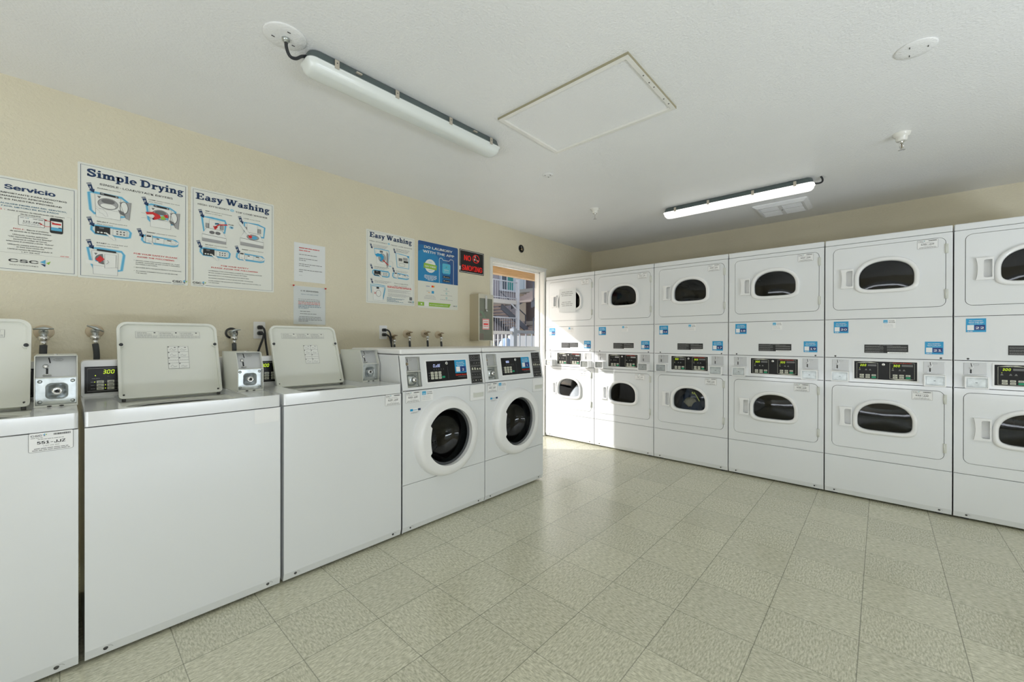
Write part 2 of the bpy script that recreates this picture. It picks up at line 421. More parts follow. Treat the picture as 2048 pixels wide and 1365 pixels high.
def stacked_dryer(y_left, ids, nums, lab, lit=True, grey_print=0, group='stacked coin dryers along the far wall'):
    t = thing('stacked_dryer', lab, 'dryer', (4.022, y_left, 0), -PI / 2, group)
    W0, W1 = .0035, .6855
    # carcass: sides, back, dividers, feet
    def carc():
        b = MB()
        b.box(W0, W0 + .003, .010, .70, .0157, 1.93, enamel); b.box(W1 - .003, W1, .010, .70, .0157, 1.93, enamel)
        b.box(W0, W1, .697, .70, .0157, 1.93, enamel); b.box(W0 + .003, W1 - .003, .03, .697, .0157, .02, grey_box)
        for z in (.307, .8805, 1.0635, 1.357, 1.929): b.box(W0 + .003, W1 - .003, .012, .04, z - .006, z + .006, dark_gap)
        for z in (.40, 1.44):                       # dark backing around the door joints
            pass
        return b.build('cabinet', mesh_only=True)
    put(cached('d_carc', carc), 'cabinet', t)
    def foot(x, y):
        b = MB(); b.lathe([(.022, 0), (.022, .006), (.008, .008), (.008, .018)], (x, y, 0), hose_rub, n=14)
        return b.build('levelling_foot', mesh_only=True)
    for x in (.06, .63):
        for y in (.06, .64): put(cached('d_feet%.2f%.2f' % (x, y), lambda: foot(x, y)), 'levelling_foot', t)
    def top():
        b = MB(); b.box(W0, W1, -.002, .70, 1.932, 1.975, enamel); return b.build('top_panel', mesh_only=True)
    put(cached('d_top', top), 'top_panel', t, .006, 3)
    def basep():
        b = MB(); P = [(0, .3065), (0, .052), (.010, .0157), (.03, .0157), (.03, .3065)]
        b.plate(P, (), W0, W1, enamel, 'yz')
        for x in (.062, .627):
            b.lathe([(.0065, 0), (.005, -.0025), (.0, -.003)], (x, .004, .036), screwm, 'y', 12)
            b.frame((x, .002, .036)); b.line([(.004, .008), (.012, .006), (.017, .001)], .0016, inkl, 6)
        return b.build('base_panel', mesh_only=True)
    put(cached('d_base', basep), 'base_panel', t, .002)
    DZ = ((.382, .848, .310, .878, .530, .735, .617, .553), (1.430, 1.898, 1.359, 1.929, 1.572, 1.777, 1.663, 1.60))
    for u, (z0, z1, f0, f1, gb, gt, hz, _) in enumerate(DZ):
        x0, x1 = (.049, .647) if u == 0 else (.055, .652); cx = .3465 if u == 0 else .353
        def front():
            b = MB(); b.plate(rrect(W0, f0, W1, f1, .006), [rrect(x0 - .0028, z0 - .0028, x1 + .0028, z1 + .0028, .037)], 0, .022, enamel)
            b.plate(rrect(x0 - .03, z0 - .025, x1 + .03, z1 + .025, .03), [rrect(x0 + .02, z0 + .02, x1 - .02, z1 - .02, .03)], .022, .030, dark_gap)
            return b.build('front_panel', mesh_only=True)
        put(cached('d_front%d' % u, front), 'front_panel', t, .0018)
        def door():
            b = MB(); b.plate(rrect(x0, z0, x1, z1, .034, 8), [dshape(cx, .1475, gb, gt, 72, .016), rrect((.098 if u else .091) + .031, hz - .060, (.098 if u else .091) + .072, hz + .060, .004)], -.002, .018, enamel)
            return b.build('door', mesh_only=True)
        dr = put(cached('d_door%d' % u, door), 'door', t, .002)
        def bezel():
            b = MB(); L = []
            for off, y in ((.028, .002), (.028, -.012), (.023, -.019), (.014, -.021), (.004, -.018), (.0, -.010), (0., .016)):
                L.append([(a, y, c) for a, c in dshape(cx, .1475, gb, gt, 72, off)])
            b.loft(L, plastic); return b.build('window_bezel', mesh_only=True)
        put(cached('d_bez%d' % u, bezel), 'window_bezel', dr)
        def glass():
            b = MB(); zc = (gb + gt) / 2 - .01; L = []
            for k in (1., .75, .5, .25, .03):
                L.append([(cx + (a - cx) * k, .004 - .010 * (1 - k * k), zc + (c - zc) * k) for a, c in dshape(cx, .1475, gb, gt, 72, .001)])
            b.loft(L, glass_dark, False, True); return b.build('window_glass', mesh_only=True)
        put(cached('d_gl%d' % u, glass), 'window_glass', dr)
        def handle():
            hx = .098 if u else .091; b = MB(); z_0, z_1 = hz - .072, hz + .072
            P = [(hx + .077, z_0), (hx + .077, z_1), (hx, z_1)] + [(hx + .008 * (1 - ((q - 4) / 4.) ** 2), z_1 - .144 * q / 8) for q in range(1, 8)] + [(hx, z_0)]
            b.plate(P, [rrect(hx + .033, z_0 + .014, hx + .070, z_1 - .014, (.012, .004, .004, .012))], -.020, .0, plastic)
            b.box(hx + .028, hx + .076, .0185, .0205, z_0 + .006, z_1 - .006, plastic)
            return b.build('handle', mesh_only=True)
        put(cached('d_hd%d' % u, handle), 'handle', dr, .003)
        for zz in ((.795, .462) if u == 0 else (1.821, 1.513)):
            def hinge():
                b = MB(); b.tube([(x1 + .002, -.006, zz - .032), (x1 + .002, -.006, zz + .032)], .0055, grey_box, 10)
                b.box(x1 - .004, x1 + .014, -.0045, 0, zz - .032, zz + .032, grey_box)
                return b.build('hinge', mesh_only=True)
            put(cached('d_hg%d%.2f' % (u, zz), hinge), 'hinge', dr)
        if ids[u]:
            r = (.491, .781, .593, .844) if u == 0 else (.515, 1.834, .617, 1.897 - .002)
            tag(id_label(ids[u], r[0], r[1], r[2], r[3], -.0025, grey_print).build('identification_label', dr), 'white sticker printed %s-JJZ' % ids[u])
        def drum():
            b = MB(); zc = (gb + gt) / 2 - .02
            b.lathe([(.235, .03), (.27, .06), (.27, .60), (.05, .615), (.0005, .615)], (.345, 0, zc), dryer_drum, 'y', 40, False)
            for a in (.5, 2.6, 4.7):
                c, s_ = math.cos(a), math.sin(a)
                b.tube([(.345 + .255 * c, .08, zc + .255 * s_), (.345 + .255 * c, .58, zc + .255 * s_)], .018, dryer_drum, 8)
            b.plate(rrect(.02, f0 + .01, .67, f1 - .01, .01), [ell(.345, zc, .236, n=40)], .028, .034, dark_gap)
            return b.build('drum', mesh_only=True)
        put(cached('d_drum%d' % u, drum), 'drum', t)
    # service panel between the two drums
    def serv():
        b = MB(); b.plate(rrect(W0, 1.0655, W1, 1.3555, .005), (), 0, .022, enamel)
        for x in (.067, .632):
            b.lathe([(.007, 0), (.005, -.003), (.0, -.0035)], (x, .0, 1.075), screwm, 'y', 12)
        return b.build('service_panel', mesh_only=True)
    sp = put(cached('d_serv', serv), 'service_panel', t, .002)
    for n, r in zip(nums, ((.057, 1.252, .145, 1.341), (.555, 1.101, .644, 1.188))):
        if n: tag(number_sticker(n, *r).build('number_sticker', sp), 'blue sticker with the number %s' % n)
    put(cached('d_clean', lambda: clean_sticker(.338, 1.286, .408, 1.348).build('notice_sticker', mesh_only=True)), 'notice_sticker', sp)
    def warn():
        g = MB(); w, h = .235, .061; g.frame((.237, -.001, 1.104)); g.rect(0, 0, w, h, ink, 1)
        g.text('WARNING', w * .5, h * .90, h * .07, inkl, 2, 'c', w=w * .3)
        for k in range(11):
            z = h * (.82 - .075 * k)
            if k != 3 and k != 7: g.greek(w * .02, z, w * .43 * (1 if k % 3 else .8), h * .035, inkl, 2, k)
            if k < 8 and k != 4: g.greek(w * .53, z, w * .44 * (1 if k % 4 else .7), h * .035, inkl, 2, k + 20)
        g.rect(w * .54, h * -.03, w, h * .14, whites, 3); g.greek(w * .58, h * .03, w * .38, h * .05, inkg, 4)
        return g.build('warning_label', mesh_only=True)
    put(cached('d_warn', warn), 'warning_label', sp)
    # control strip
    def strip():
        b = MB()
        b.plate(rrect(W0, .8825, W1, 1.0615, .004), [rrect(.184, .913, .513, 1.037, .003)], -.002, .020, enamel)
        b.plate(rrect(.171, .901, .526, 1.050, .004), [rrect(.180, .909, .517, 1.041, .002)], -.007, -.001, plastic)
        return b.build('control_fascia', mesh_only=True)
    put(cached('d_strip', strip), 'control_fascia', t, .0018)
    def ctrl():
        g = MB(); g.box(.180, .517, -.004, .002, .909, 1.041, black_pl); g.frame((0, -.0042, 0))
        for k, (xa, xb, za, zb) in enumerate(((.195, .312, .914, 1.029), (.377, .504, .919, 1.032))):
            if k == 0: P = [(xa, za), (xb, za), (xb, zb), ((xa + xb) / 2 + .02, zb + .006), ((xa + xb) / 2 - .02, zb + .006), (xa, zb)]
            else: P = [(xa, za), ((xa + xb) / 2 - .03, za - .006), ((xa + xb) / 2 + .03, za - .006), (xb, za), (xb, zb), (xa, zb)]
            g.outline(P, .0016, btn, 1)
            if k == 0: g.poly([(xa + .004, zb), (xb - .004, zb), ((xa + xb) / 2 + .02, zb + .006), ((xa + xb) / 2 - .02, zb + .006)], btn, 1); g.greek((xa + xb) / 2 - .01, zb + .001, .02, .003, ink, 2)
            else:
                g.text('Speed Queen', (xa + xb) / 2, zb - .002, .0075, sqred, 3, 'c', w=.095, bold=.14, shear=.1)
                g.poly([(xa + .004, za), (xb - .004, za), ((xa + xb) / 2 + .03, za - .006), ((xa + xb) / 2 - .03, za - .006)], btn, 1)
            seg_digits(g, '3.00', xa + .018, zb - .026 if k else zb - .024, .0135, led if lit else led_off, 2, .95)
            g.rect(xa + .062, zb - .024, xb - .008, zb - .010, inkg if lit else inkl, 1)
            for dx in (.016, .052, .074):
                g.poly([(xa + dx - .007, zb - .055), (xa + dx + .007, zb - .055), (xa + dx + .002, zb - .044), (xa + dx - .002, zb - .044)], inkg, 1)
            if lit: g.poly(ell(xa + .016, zb - .038, .0017, n=8), led, 2)
            for c in range(3):
                for r_ in range(2):
                    bx = xa + .016 + c * .0335; bz = za + .020 - r_ * .0155
                    bz += .010
                    g.poly(rrect(bx, bz - .011, bx + .024, bz + .001, .0015), btng if (c == 2 and r_ == 1) else btn, 1)
                    if not (c == 2 and r_ == 1): g.greek(bx + .004, bz - .007, .016, .005, inkg, 2, c)
        return g.build('control_panel', mesh_only=True)
    cp = put(cached('d_ctrl%d' % lit, ctrl), 'control_panel', t)
    def keyl():
        b = MB(); b.lathe([(.0095, 0), (.0095, -.004), (.007, -.005), (.0, -.005)], (.3425, -.004, 1.020), chrome, 'y', 18)
        b.frame((.3425, -.0092, 1.020)); b.rect(-.0012, -.005, .0012, .005, ink, 1)
        return b.build('key_switch', mesh_only=True)
    put(cached('d_key', keyl), 'key_switch', cp)
    for k, x in enumerate((.0475, .5485)):
        def plate_():
            g = MB(); g.box(x, x + .101, -.0045, 0, .970, 1.049, alu); g.frame((0, -.0047, 0))
            g.outline(ell(x + .055, 1.038, .012, .005, 12), .0008, inkg, 1)
            slot_face(g, x + .032, 1.046, 1., 2)
            g.line([(x + .036, 1.046), (x + .043, 1.020), (x + .034, 1.008)], .0022, whites, 1)
            g.sphere((x + .028, -.008, 1.016), .0055, chrome, n=10); g.box(x + .018, x + .036, -.012, -.004, .9755, .979, chrome)
            return g.build('coin_slot_plate', mesh_only=True)
        put(cached('d_cs%d' % k, plate_), 'coin_slot_plate', t, .0012)
        def cbox():
            b = MB(); b.plate(rrect(x - .002, .885, x + .103, .961, .004), [rrect(x + .004, .891, x + .097, .955, .003)], -.074, -.0, plastic)
            b.box(x + .002, x + .099, -.062, -.056, .889, .957, zinc)
            b.frame((0, -.0622, 0)); b.outline(rrect(x + .010, .897, x + .091, .949, .002), .0012, inkg, 1)
            b.rect(x + .045, .921, x + .055, .924, ink, 2)
            return b.build('coin_box', mesh_only=True)
        put(cached('d_cb%d' % k, cbox), 'coin_box', t, .0015)
    return t

# ------------------------------------------------------------------ top-loading washer
LIDA = math.atan2(.15, .364)
def lid_matrix():
    # lid frame: x right, y away from the viewer (into the lid's back), z up the lid
    return Matrix.Translation((.128, .482, .9105)) @ Matrix.Rotation(-LIDA, 4, 'X')
def top_load_washer(x_seam, lab, idn=None, blank=False, group='top-loading coin washers under the posters'):
    t = thing('top_load_washer', lab, 'washing machine', (x_seam, 2.1415, 0), 0, group)
    def shell():
        b = MB(); P = [(0, .8695), (0, .052), (.010, .0157), (.03, .0157), (.03, .8695)]
        b.plate(P, (), .008, .658, enamel, 'yz')
        b.box(.008, .012, .03, .66, .0157, .872, enamel); b.box(.654, .658, .03, .66, .0157, .872, enamel); b.box(.012, .654, .656, .66, .0157, .872, enamel)
        b.box(.012, .654, .03, .034, .0157, .872, grey_box)
        for x in (.062, .605):
            b.lathe([(.0075, 0), (.006, -.0025), (.0, -.003)], (x, .004, .038), screwm, 'y', 12)
            b.frame((x, .001, .038)); b.line([(.006, .009), (.014, .007), (.02, .001)], .0016, inkl, 6)
        return b.build('cabinet', mesh_only=True)
    cab = put(cached('w_shell', shell), 'cabinet', t, .0035, 3)
    def foot(x, y):
        b = MB(); b.lathe([(.022, 0), (.022, .006), (.008, .008), (.008, .018)], (x, y, 0), hose_rub, n=14)
        return b.build('levelling_foot', mesh_only=True)
    for x in (.06, .60):
        for y in (.06, .60): put(cached('w_feet%.2f%.2f' % (x, y), lambda: foot(x, y)), 'levelling_foot', t)
    def deck():
        b = MB(); b.plate(rrect(.008, -.001, .658, .70, .012), [rrect(.112, .030, .542, .512, (.05, .05, .03, .03), 8)], .8735, .9285, enamel, 'xy')
        return b.build('top_deck', mesh_only=True)
    dk = put(cached('w_deck', deck), 'top_deck', t, .008, 4)
    def well():
        b = MB(); b.plate(rrect(.105, .024, .549, .52, .05, 8), [[(.328 + .195 * math.copysign(abs(math.cos(a)) ** .8, math.cos(a)), .235 + .187 * math.copysign(abs(math.sin(a)) ** .8, math.sin(a))) for a in [2 * PI * k / 48 for k in range(48)]]], .888, .898, enamel_lid, 'xy')
        return b.build('lid_well', mesh_only=True)
    put(cached('w_well', well), 'lid_well', dk, .003)
    def tub():
        b = MB(); b.lathe([(.20, .886), (.215, .86), (.24, .82), (.24, .45), (.06, .44)], (.328, .27, 0), steel_drum, 'z', 40)
        b.lathe([(.07, .44), (.05, .60), (.035, .78), (.0, .79)], (.328, .27, 0), plastic, 'z', 20, False)
        return b.build('wash_tub', mesh_only=True)
    put(cached('w_tub', tub), 'wash_tub', t)
    def lid():
        b = MB(lid_matrix()); O = rrect(0, 0, .400, .394, (.016, .016, .040, .040), 8)
        b.plate(O, (), 0, .006, enamel_lid)
        I = rrect(.011, .011, .389, .383, (.012, .012, .032, .032), 8)
        b.plate(O, [I], -.016, .0005, enamel_lid)
        for x in (.014, .386): b.lathe([(.011, -.001), (.011, -.0165)], (x, 0, .272), enamel_lid, 'y', 16)
        return b.build('lid', mesh_only=True)
    ld = put(cached('w_lid', lid), 'lid', t, .003, 3)
    for x in (.014, .386):
        def bump():
            b = MB(lid_matrix()); b.lathe([(.0078, -.0165), (.007, -.021), (.0, -.0215)], (x, 0, .272), hose_rub, 'y', 16); return b.build('rubber_bumper', mesh_only=True)
        put(cached('w_bump%.2f' % x, bump), 'rubber_bumper', ld)
    def hing():
        b = MB(lid_matrix())
        for x in (.010, .376): b.tube([(x, -.006, -.004), (x + .014, -.006, -.004)], .008, screwm, 10); b.lathe([(.004, -.001), (.004, -.004)], (x + .008, 0, .022), screwm, 'y', 10)
        return b.build('lid_hinge', mesh_only=True)
    put(cached('w_hing', hing), 'lid_hinge', ld)
    def lidlab():
        g = MB(lid_matrix()); g.frame((0, -.0005, 0))
        g.rect(.068, .314, .326, .350, inkl, 1); g.rect(.0692, .3152, .3248, .3488, enamel_lid, 2)
        for k in range(3):
            x = .071 + k * .085
            g.rect(x - .001, .316, x - .0004, .348, inkl, 3) if k else None
            g.text(('CAUTION', 'ATENCION', 'ATTENTION')[k], x + .003, .3405, .005, inkg, 3, w=.036 if k == 0 else .046, bold=.1)
            g.rect(x + .066, .340, x + .073, .3465, inkg, 3)
            for q in range(4): g.greek(x + .003, .335 - q * .0055, .078 if q > 1 else .055, .0032, inkl, 3, k * 5 + q)
        return g.build('caution_label', mesh_only=True)
    put(cached('w_lidlab', lidlab), 'caution_label', ld)
    def pict():
        g = MB(lid_matrix()); g.frame((0, -.0005, 0)); x0, z0, w, h = .187, .145, .084, .122
        g.rect(x0, z0, x0 + w, z0 + h, white, 1); g.outline([(x0, z0), (x0 + w, z0), (x0 + w, z0 + h), (x0, z0 + h)], .0012, inkg, 2)
        g.rect(x0 + w / 2 - .0005, z0, x0 + w / 2 + .0005, z0 + h, inkg, 2); rg = random.Random(5)
        for r_ in range(4):
            g.rect(x0, z0 + r_ * h / 4, x0 + w, z0 + r_ * h / 4 + .0009, inkg, 2)
            for c in range(2):
                bx, bz = x0 + c * w / 2, z0 + (r_ + 1) * h / 4
                g.rect(bx + .001, bz - .006, bx + .006, bz - .001, inkg, 3)
                if r_ == 1: 
                    for q in range(5): g.line([(bx + .004 + q * .0075, bz - .018), (bx + .007 + q * .0075, bz - .013), (bx + .009 + q * .0075, bz - .018)], .001, inkg, 3)
                else:
                    g.line([(bx + .008, bz - .020), (bx + .016, bz - .010 - .004 * c), (bx + .022, bz - .020), (bx + .034, bz - .018)], .0011, inkg, 3)
                    g.line([(bx + .010, bz - .024), (bx + .030, bz - .024)], .0009, inkl, 3)
                    if r_ == 3: g.poly([(bx + .024, bz - .008), (bx + .030, bz - .003), (bx + .034, bz - .009)], inkg, 3)
        return g.build('instruction_label', mesh_only=True)
    put(cached('w_pict', pict), 'instruction_label', ld)
    # console
    def cons():
        b = MB(); b.plate(rrect(.010, .9285, .656, 1.095, (.008, .008, .016, .016), 6), (), .586, .700, plastic)
        return b.build('console', mesh_only=True)
    cn = put(cached('w_cons', cons), 'console', t, .005, 3)
    def cpan():
        g = MB(); g.box(.021, .538, .5835, .5865, .942, 1.066, black_pl); g.frame((0, .5833, 0))
        g.outline([(.030, .951), (.53, .951), (.53, 1.057), (.030, 1.057)], .0014, inkl, 1)
        seg_digits(g, '3.00', .081, 1.032, .0165, led, 2, .85)
        g.poly(ell(.056, 1.024, .002, n=10), led, 2); g.greek(.044, 1.009, .026, .0028, inkl, 2); g.greek(.095, 1.018, .012, .003, inkg, 2)
        for c in range(5):
            for r_ in range(3):
                x = .060 + c * .0355; z = 1.000 - r_ * .0156
                g.poly(rrect(x, z - .013, x + .0245, z, .002), btn, 1); g.greek(x + .005, z - .009, .015, .005, inkg, 2, c + r_)
                g.poly(ell(x - .006, z - .006, .0018, n=8), led if (c, r_) in ((0, 0), (1, 1), (1, 2)) else inkg, 2)
                if c == 0: g.greek(.041, z - .007, .012, .003, inkl, 2, r_)
        g.text('Speed Queen', .42, 1.035, .010, sqred, 2, 'c', w=.12, bold=.14)
        return g.build('control_panel', mesh_only=True)
    put(cached('w_cpan', cpan), 'control_panel', cn)
    # coin box
    def cbx():
        b = MB(); S = [(.255, .929), (.255, 1.043), (.293, 1.128), (.56, 1.130), (.56, .929)]
        b.plate(S, (), .5455, .5485, grey_box, 'yz'); b.plate(S, (), .6575, .6605, grey_box, 'yz')
        b.box(.5485, .6575, .288, .56, 1.1265, 1.130, grey_box); b.box(.5485, .6575, .256, .56, .929, .9335, grey_box)
        b.box(.5485, .6575, .557, .56, .93, 1.13, grey_box); b.box(.5485, .6575, .2565, .295, 1.0405, 1.0445, grey_box)
        b.sphere((.600, .34, 1.131), .007, chrome, sz=.6)
        return b.build('coin_meter_case', mesh_only=True)
    cb = put(cached('w_cbx', cbx), 'coin_meter_case', t, .0012)
    def upl():
        ang = math.atan2(.038, .085); b = MB(Matrix.Translation((.5485, .283, 1.0445)) @ Matrix.Rotation(-ang, 4, 'X'))
        b.box(.0005, .1085, 0, .003, .0, .088, alu); b.frame((0, -.0003, 0))
        b.line([(.034, .083), (.038, .059)], .0038, ink, 1); b.rect(.027, .008, .033, .037, ink, 1)
        b.outline(ell(.060, .073, .014, .006, 6), .0009, inkg, 1); b.text('25c', .060, .0705, .005, inkg, 2, 'c', w=.012)
        b.sphere((.026, -.004, .045), .0085, chrome, n=12, sy=.6); b.lathe([(.012, 0), (.012, .0025)], (.030, -.006, .004), chrome, 'z', 14)
        return b.build('coin_slot_plate', mesh_only=True)
    put(cached('w_upl', upl), 'coin_slot_plate', cb)
    def lpl():
        b = MB(); b.plate(rrect(.549, .934, .657, 1.040, .002), [rrect(.577, .960, .632, 1.018, .014, 5)], .276, .279, zinc)
        O = rrect(.577, .960, .632, 1.018, .014, 5); I = rrect(.583, .966, .626, 1.012, .012, 5)
        b.loft([[(a, .274, c) for a, c in rrect(.574, .957, .635, 1.021, .016, 5)], [(a, .276, c) for a, c in O], [(a, .300, c) for a, c in I]], zinc, False, True)
        for x in (.560, .647):
            for z in (.948, 1.028): b.sphere((x, .275, z), .0068, zinc, sy=.5, n=12)
        return b.build('vault_plate', mesh_only=True)
    lp = put(cached('w_lpl', lpl), 'vault_plate', cb)
    def lock():
        b = MB(); b.lathe([(.0165, .30), (.0165, .275), (.014, .268), (.0085, .267), (.0080, .270), (.0, .270)], (.605, 0, .989), chrome, 'y', 22, False)
        b.frame((.605, .2665, .989)); b.rect(-.001, -.006, .006, .001, ink, 1)
        return b.build('lock_cylinder', mesh_only=True)
    put(cached('w_lock', lock), 'lock_cylinder', lp)
    def holes():
        g = MB(); g.frame((0, .2550, .929))
        g.box(.5485, .6575, .2552, .262, .929, .937, grey_box)
        for x in (.585, .617): g.poly(ell(x, .0035, .007, .0025, 12), ink, 1)
        return g.build('vent_strip', mesh_only=True)
    put(cached('w_holes', holes), 'vent_strip', cb)
    if idn: tag(id_label(idn, .542 if idn == '551' else .550, .806, .646 if idn == '551' else .654, .872, -.0008).build('identification_label', cab), 'white sticker printed %s-JJZ' % idn)
    if blank:
        g = MB(); g.frame((.549, -.0006, .802)); g.rect(0, 0, .103, .066, whites, 1, r=.002); tag(g.build('blank_sticker', cab), 'blank white sticker')
    return t

# ------------------------------------------------------------------ front-loading washer
def front_load_washer(x_seam, lab, idn, num, disp, group='front-loading coin washers by the doorway'):
    t = thing('front_load_washer', lab, 'washing machine', (x_seam, 2.1415, 0), 0, group)
    A, B = .003, .6895
    def base():
        b = MB(); P = [(0, .3055), (0, .050), (.010, .0157), (.03, .0157), (.03, .3055)]
        b.plate(P, (), A, B, enamel, 'yz')
        for x in (.060, .632):
            b.lathe([(.006, 0), (.005, -.0025), (.0, -.003)], (x, .004, .036), screwm, 'y', 12)
            b.frame((x, .001, .036)); b.line([(.005, .009), (.014, .007), (.02, .001)], .0016, inkl, 6)
        return b.build('base_panel', mesh_only=True)
    put(cached('f_base', base), 'base_panel', t, .003, 3)
    def foot(x, y):
        b = MB(); b.lathe([(.022, 0), (.022, .006), (.008, .008), (.008, .018)], (x, y, 0), hose_rub, n=14)
        return b.build('levelling_foot', mesh_only=True)
    for x in (.06, .63):
        for y in (.06, .62): put(cached('f_feet%.2f%.2f' % (x, y), lambda: foot(x, y)), 'levelling_foot', t)
    def cabn():
        b = MB(); S = [(.004, .0157), (.657, .0157), (.657, 1.101), (.042, 1.101), (.006, .884), (.004, .882)]
        b.plate(S, (), A, A + .003, enamel, 'yz'); b.plate(S, (), B - .003, B, enamel, 'yz')
        b.box(A, B, .657, .66, .0157, 1.101, enamel); b.box(A + .003, B - .003, .03, .657, .0157, .02, grey_box)
        for z in (.307, .880): b.box(A + .003, B - .003, .014, .04, z - .006, z + .006, dark_gap)
        return b.build('cabinet', mesh_only=True)
    put(cached('f_cab', cabn), 'cabinet', t)
    C = (.339, .557)
    def fr():
        b = MB(); b.plate(rrect(A, .3085, B, .8785, .005), [ell(C[0], C[1], .205, n=48)], 0, .02, enamel)
        return b.build('front_panel', mesh_only=True)
    fp = put(cached('f_front', fr), 'front_panel', t, .003)
    def opening(rad, cut, n=120):
        P = []
        for k in range(n):
            a = 2 * PI * k / n; c, s = math.cos(a), math.sin(a); r = rad
            if c < 0 and abs(s) * rad < .088 and cut: r = min(rad, (.150 + .010 * (1 - (s * rad / .088) ** 2)) / -c)
            P.append((C[0] + r * c, C[1] + r * s))
        return P
    def door():
        b = MB(); n = 120
        ring = lambda r, y: [(C[0] + r * math.cos(2 * PI * k / n), y, C[1] + r * math.sin(2 * PI * k / n)) for k in range(n)]
        b.loft([ring(.262, .001), ring(.258, -.016), ring(.250, -.036), ring(.238, -.046), ring(.215, -.0475)], plastic)
        O = opening(.188, True)
        b.loft([ring(.215, -.0475), [(a, -.0465, c) for a, c in O]], plastic, smooth=False)
        b.loft([[(a, -.0465, c) for a, c in O], [(a, -.002, c) for a, c in O]], plastic, smooth=False)
        # hinge-side swell
        b.loft([[(C[0] + (.15 + .125 * q) * math.cos(a), y, C[1] + (.15 + .09 * q) * math.sin(a)) for a in [(-.75 + 1.5 * k / 16) for k in range(17)]] for q, y in ((1.02, .0), (1.0, -.012), (.9, -.026), (.7, -.036), (.5, -.030))], plastic, cyc=False)
        return b.build('door', mesh_only=True)
    dr = put(cached('f_door', door), 'door', t)
    def inner():
        b = MB(); n = 48
        b.lathe([(.196, -.001), (.186, -.018), (.176, -.020), (.172, -.010)], (C[0], 0, C[1]), hose_rub, 'y', n, False)
        return b.build('door_seal', mesh_only=True)
    put(cached('f_inner', inner), 'door_seal', dr)
    def bowl():
        b = MB(); b.lathe([(.190, -.012), (.172, .03), (.155, .075), (.11, .105), (.05, .118), (.001, .12)], (C[0], 0, C[1]), glass_bowl, 'y', 48, False)
        return b.build('glass_bowl', mesh_only=True)
    put(cached('f_bowl', bowl), 'glass_bowl', dr)
    def drum():
        b = MB(); n = 48
        b.lathe([(.200, .015), (.215, .03), (.215, .06), (.19, .075)], (C[0], 0, C[1]), rubber, 'y', n, False)
        b.lathe([(.19, .075), (.245, .085), (.25, .12), (.25, .48), (.13, .50), (.12, .47), (.0005, .47)], (C[0], 0, C[1]), steel_drum, 'y', n, False)
        for a in (.9, 3., 5.1):
            c, s_ = math.cos(a), math.sin(a); b.tube([(C[0] + .235 * c, .10, C[1] + .235 * s_), (C[0] + .235 * c, .46, C[1] + .235 * s_)], [.02, .03], steel_drum, 8)
        b.plate(rrect(.02, .32, .67, .87, .01), [ell(C[0], C[1], .200, n=48)], .021, .024, dark_gap)
        return b.build('drum', mesh_only=True)
    put(cached('f_drum', drum), 'drum', t)
    def drw():
        b = MB(); b.plate(rrect(.5465, .7655, .6860, .872, .004), [rrect(.574, .785, .676, .818, .006)], -.004, .0, plastic)
        b.frame((0, -.0002, 0)); b.outline(rrect(.5445, .7635, .6875, .8745, .004), .0012, inkl, 1)
        b.box(.572, .678, -.0006, -.0002, .783, .820, grey_box); b.box(.574, .676, -.010, -.004, .817, .822, plastic)
        return b.build('detergent_drawer', mesh_only=True)
    put(cached('f_drw', drw), 'detergent_drawer', t, .0015)
    # sloping fascia
    SL = math.atan2(.036, .2165); HS = math.hypot(.036, .2165)
    X = Matrix.Translation((0, 0, .8835)) @ Matrix.Rotation(-SL, 4, 'X')
    z2s = lambda z: (z - .8835) / math.cos(SL)
    def fas():
        b = MB(X); b.plate(rrect(A, 0, B, HS, .003), [rrect(.041, z2s(.899), .149, z2s(1.088), .003)], 0, .015, enamel)
        b.plate(rrect(.181, z2s(.914), .534, z2s(1.063), .003), [rrect(.189, z2s(.922), .526, z2s(1.055), .002)], -.004, .001, plastic)
        return b.build('control_fascia', mesh_only=True)
    put(cached('f_fas', fas), 'control_fascia', t, .002)
    def cap():
        b = MB(); b.box(A, B, .030, .66, 1.1035, 1.138, plastic); return b.build('top_cap', mesh_only=True)
    put(cached('f_cap', cap), 'top_cap', t, .012, 4)
    g = MB(X); g.box(.189, .526, -.0015, .002, z2s(.922), z2s(1.055), black_pl); g.frame((0, -.0017, 0))
    if disp == 'CLoSE': seg_digits(g, 'CLoSE', .244, z2s(1.016), .017, ledb, 1, .68)
    else: g.rect(.246, z2s(1.016), .280, z2s(1.030), ledb, 1); g.greek(.248, z2s(1.020), .030, .010, navy, 2)
    for q in range(5): g.poly(ell(.249 + q * .019, z2s(1.003), .0022, .003, 6), inkg, 1); g.rect(.245 + q * .019, z2s(.996), .252 + q * .019, z2s(.998), inkg, 1)
    for c in range(3):
        for r_ in range(3):
            x = .219 + c * .031; z = z2s(.986 - r_ * .0168)
            g.poly(rrect(x, z - .0145, x + .0235, z, .002), btn, 1); g.greek(x + .004, z - .0085, .0155, .004, inkg, 2, c)
            if c == 0: g.greek(.203, z - .008, .010, .003, inkl, 1, r_)
    g.poly(rrect(.309, z2s(.942), .333, z2s(.9545), .002), btng, 1)
    g.line([(.360, z2s(1.017)), (.362, z2s(.934))], .0012, inkg, 1)
    g.rect(.424, z2s(.967), .526, z2s(1.055), stick_blue, 1)
    g.text('DO LAUNDRY', .475, z2s(1.036), .0075, whites, 2, 'c', w=.066, bold=.14); g.text('WITH THE APP', .475, z2s(1.024), .0075, whites, 2, 'c', w=.074, bold=.14)
    g.greek(.444, z2s(1.014), .06, .005, whites, 2)
    g.rect(.434, z2s(.976), .468, z2s(1.009), whites, 2); g.rect(.470, z2s(.974), .520, z2s(1.011), stick_navy, 2)
    g.text(num, .495, z2s(.981), .022, whites, 3, 'c', w=.016 if num == '2' else .009, bold=.12)
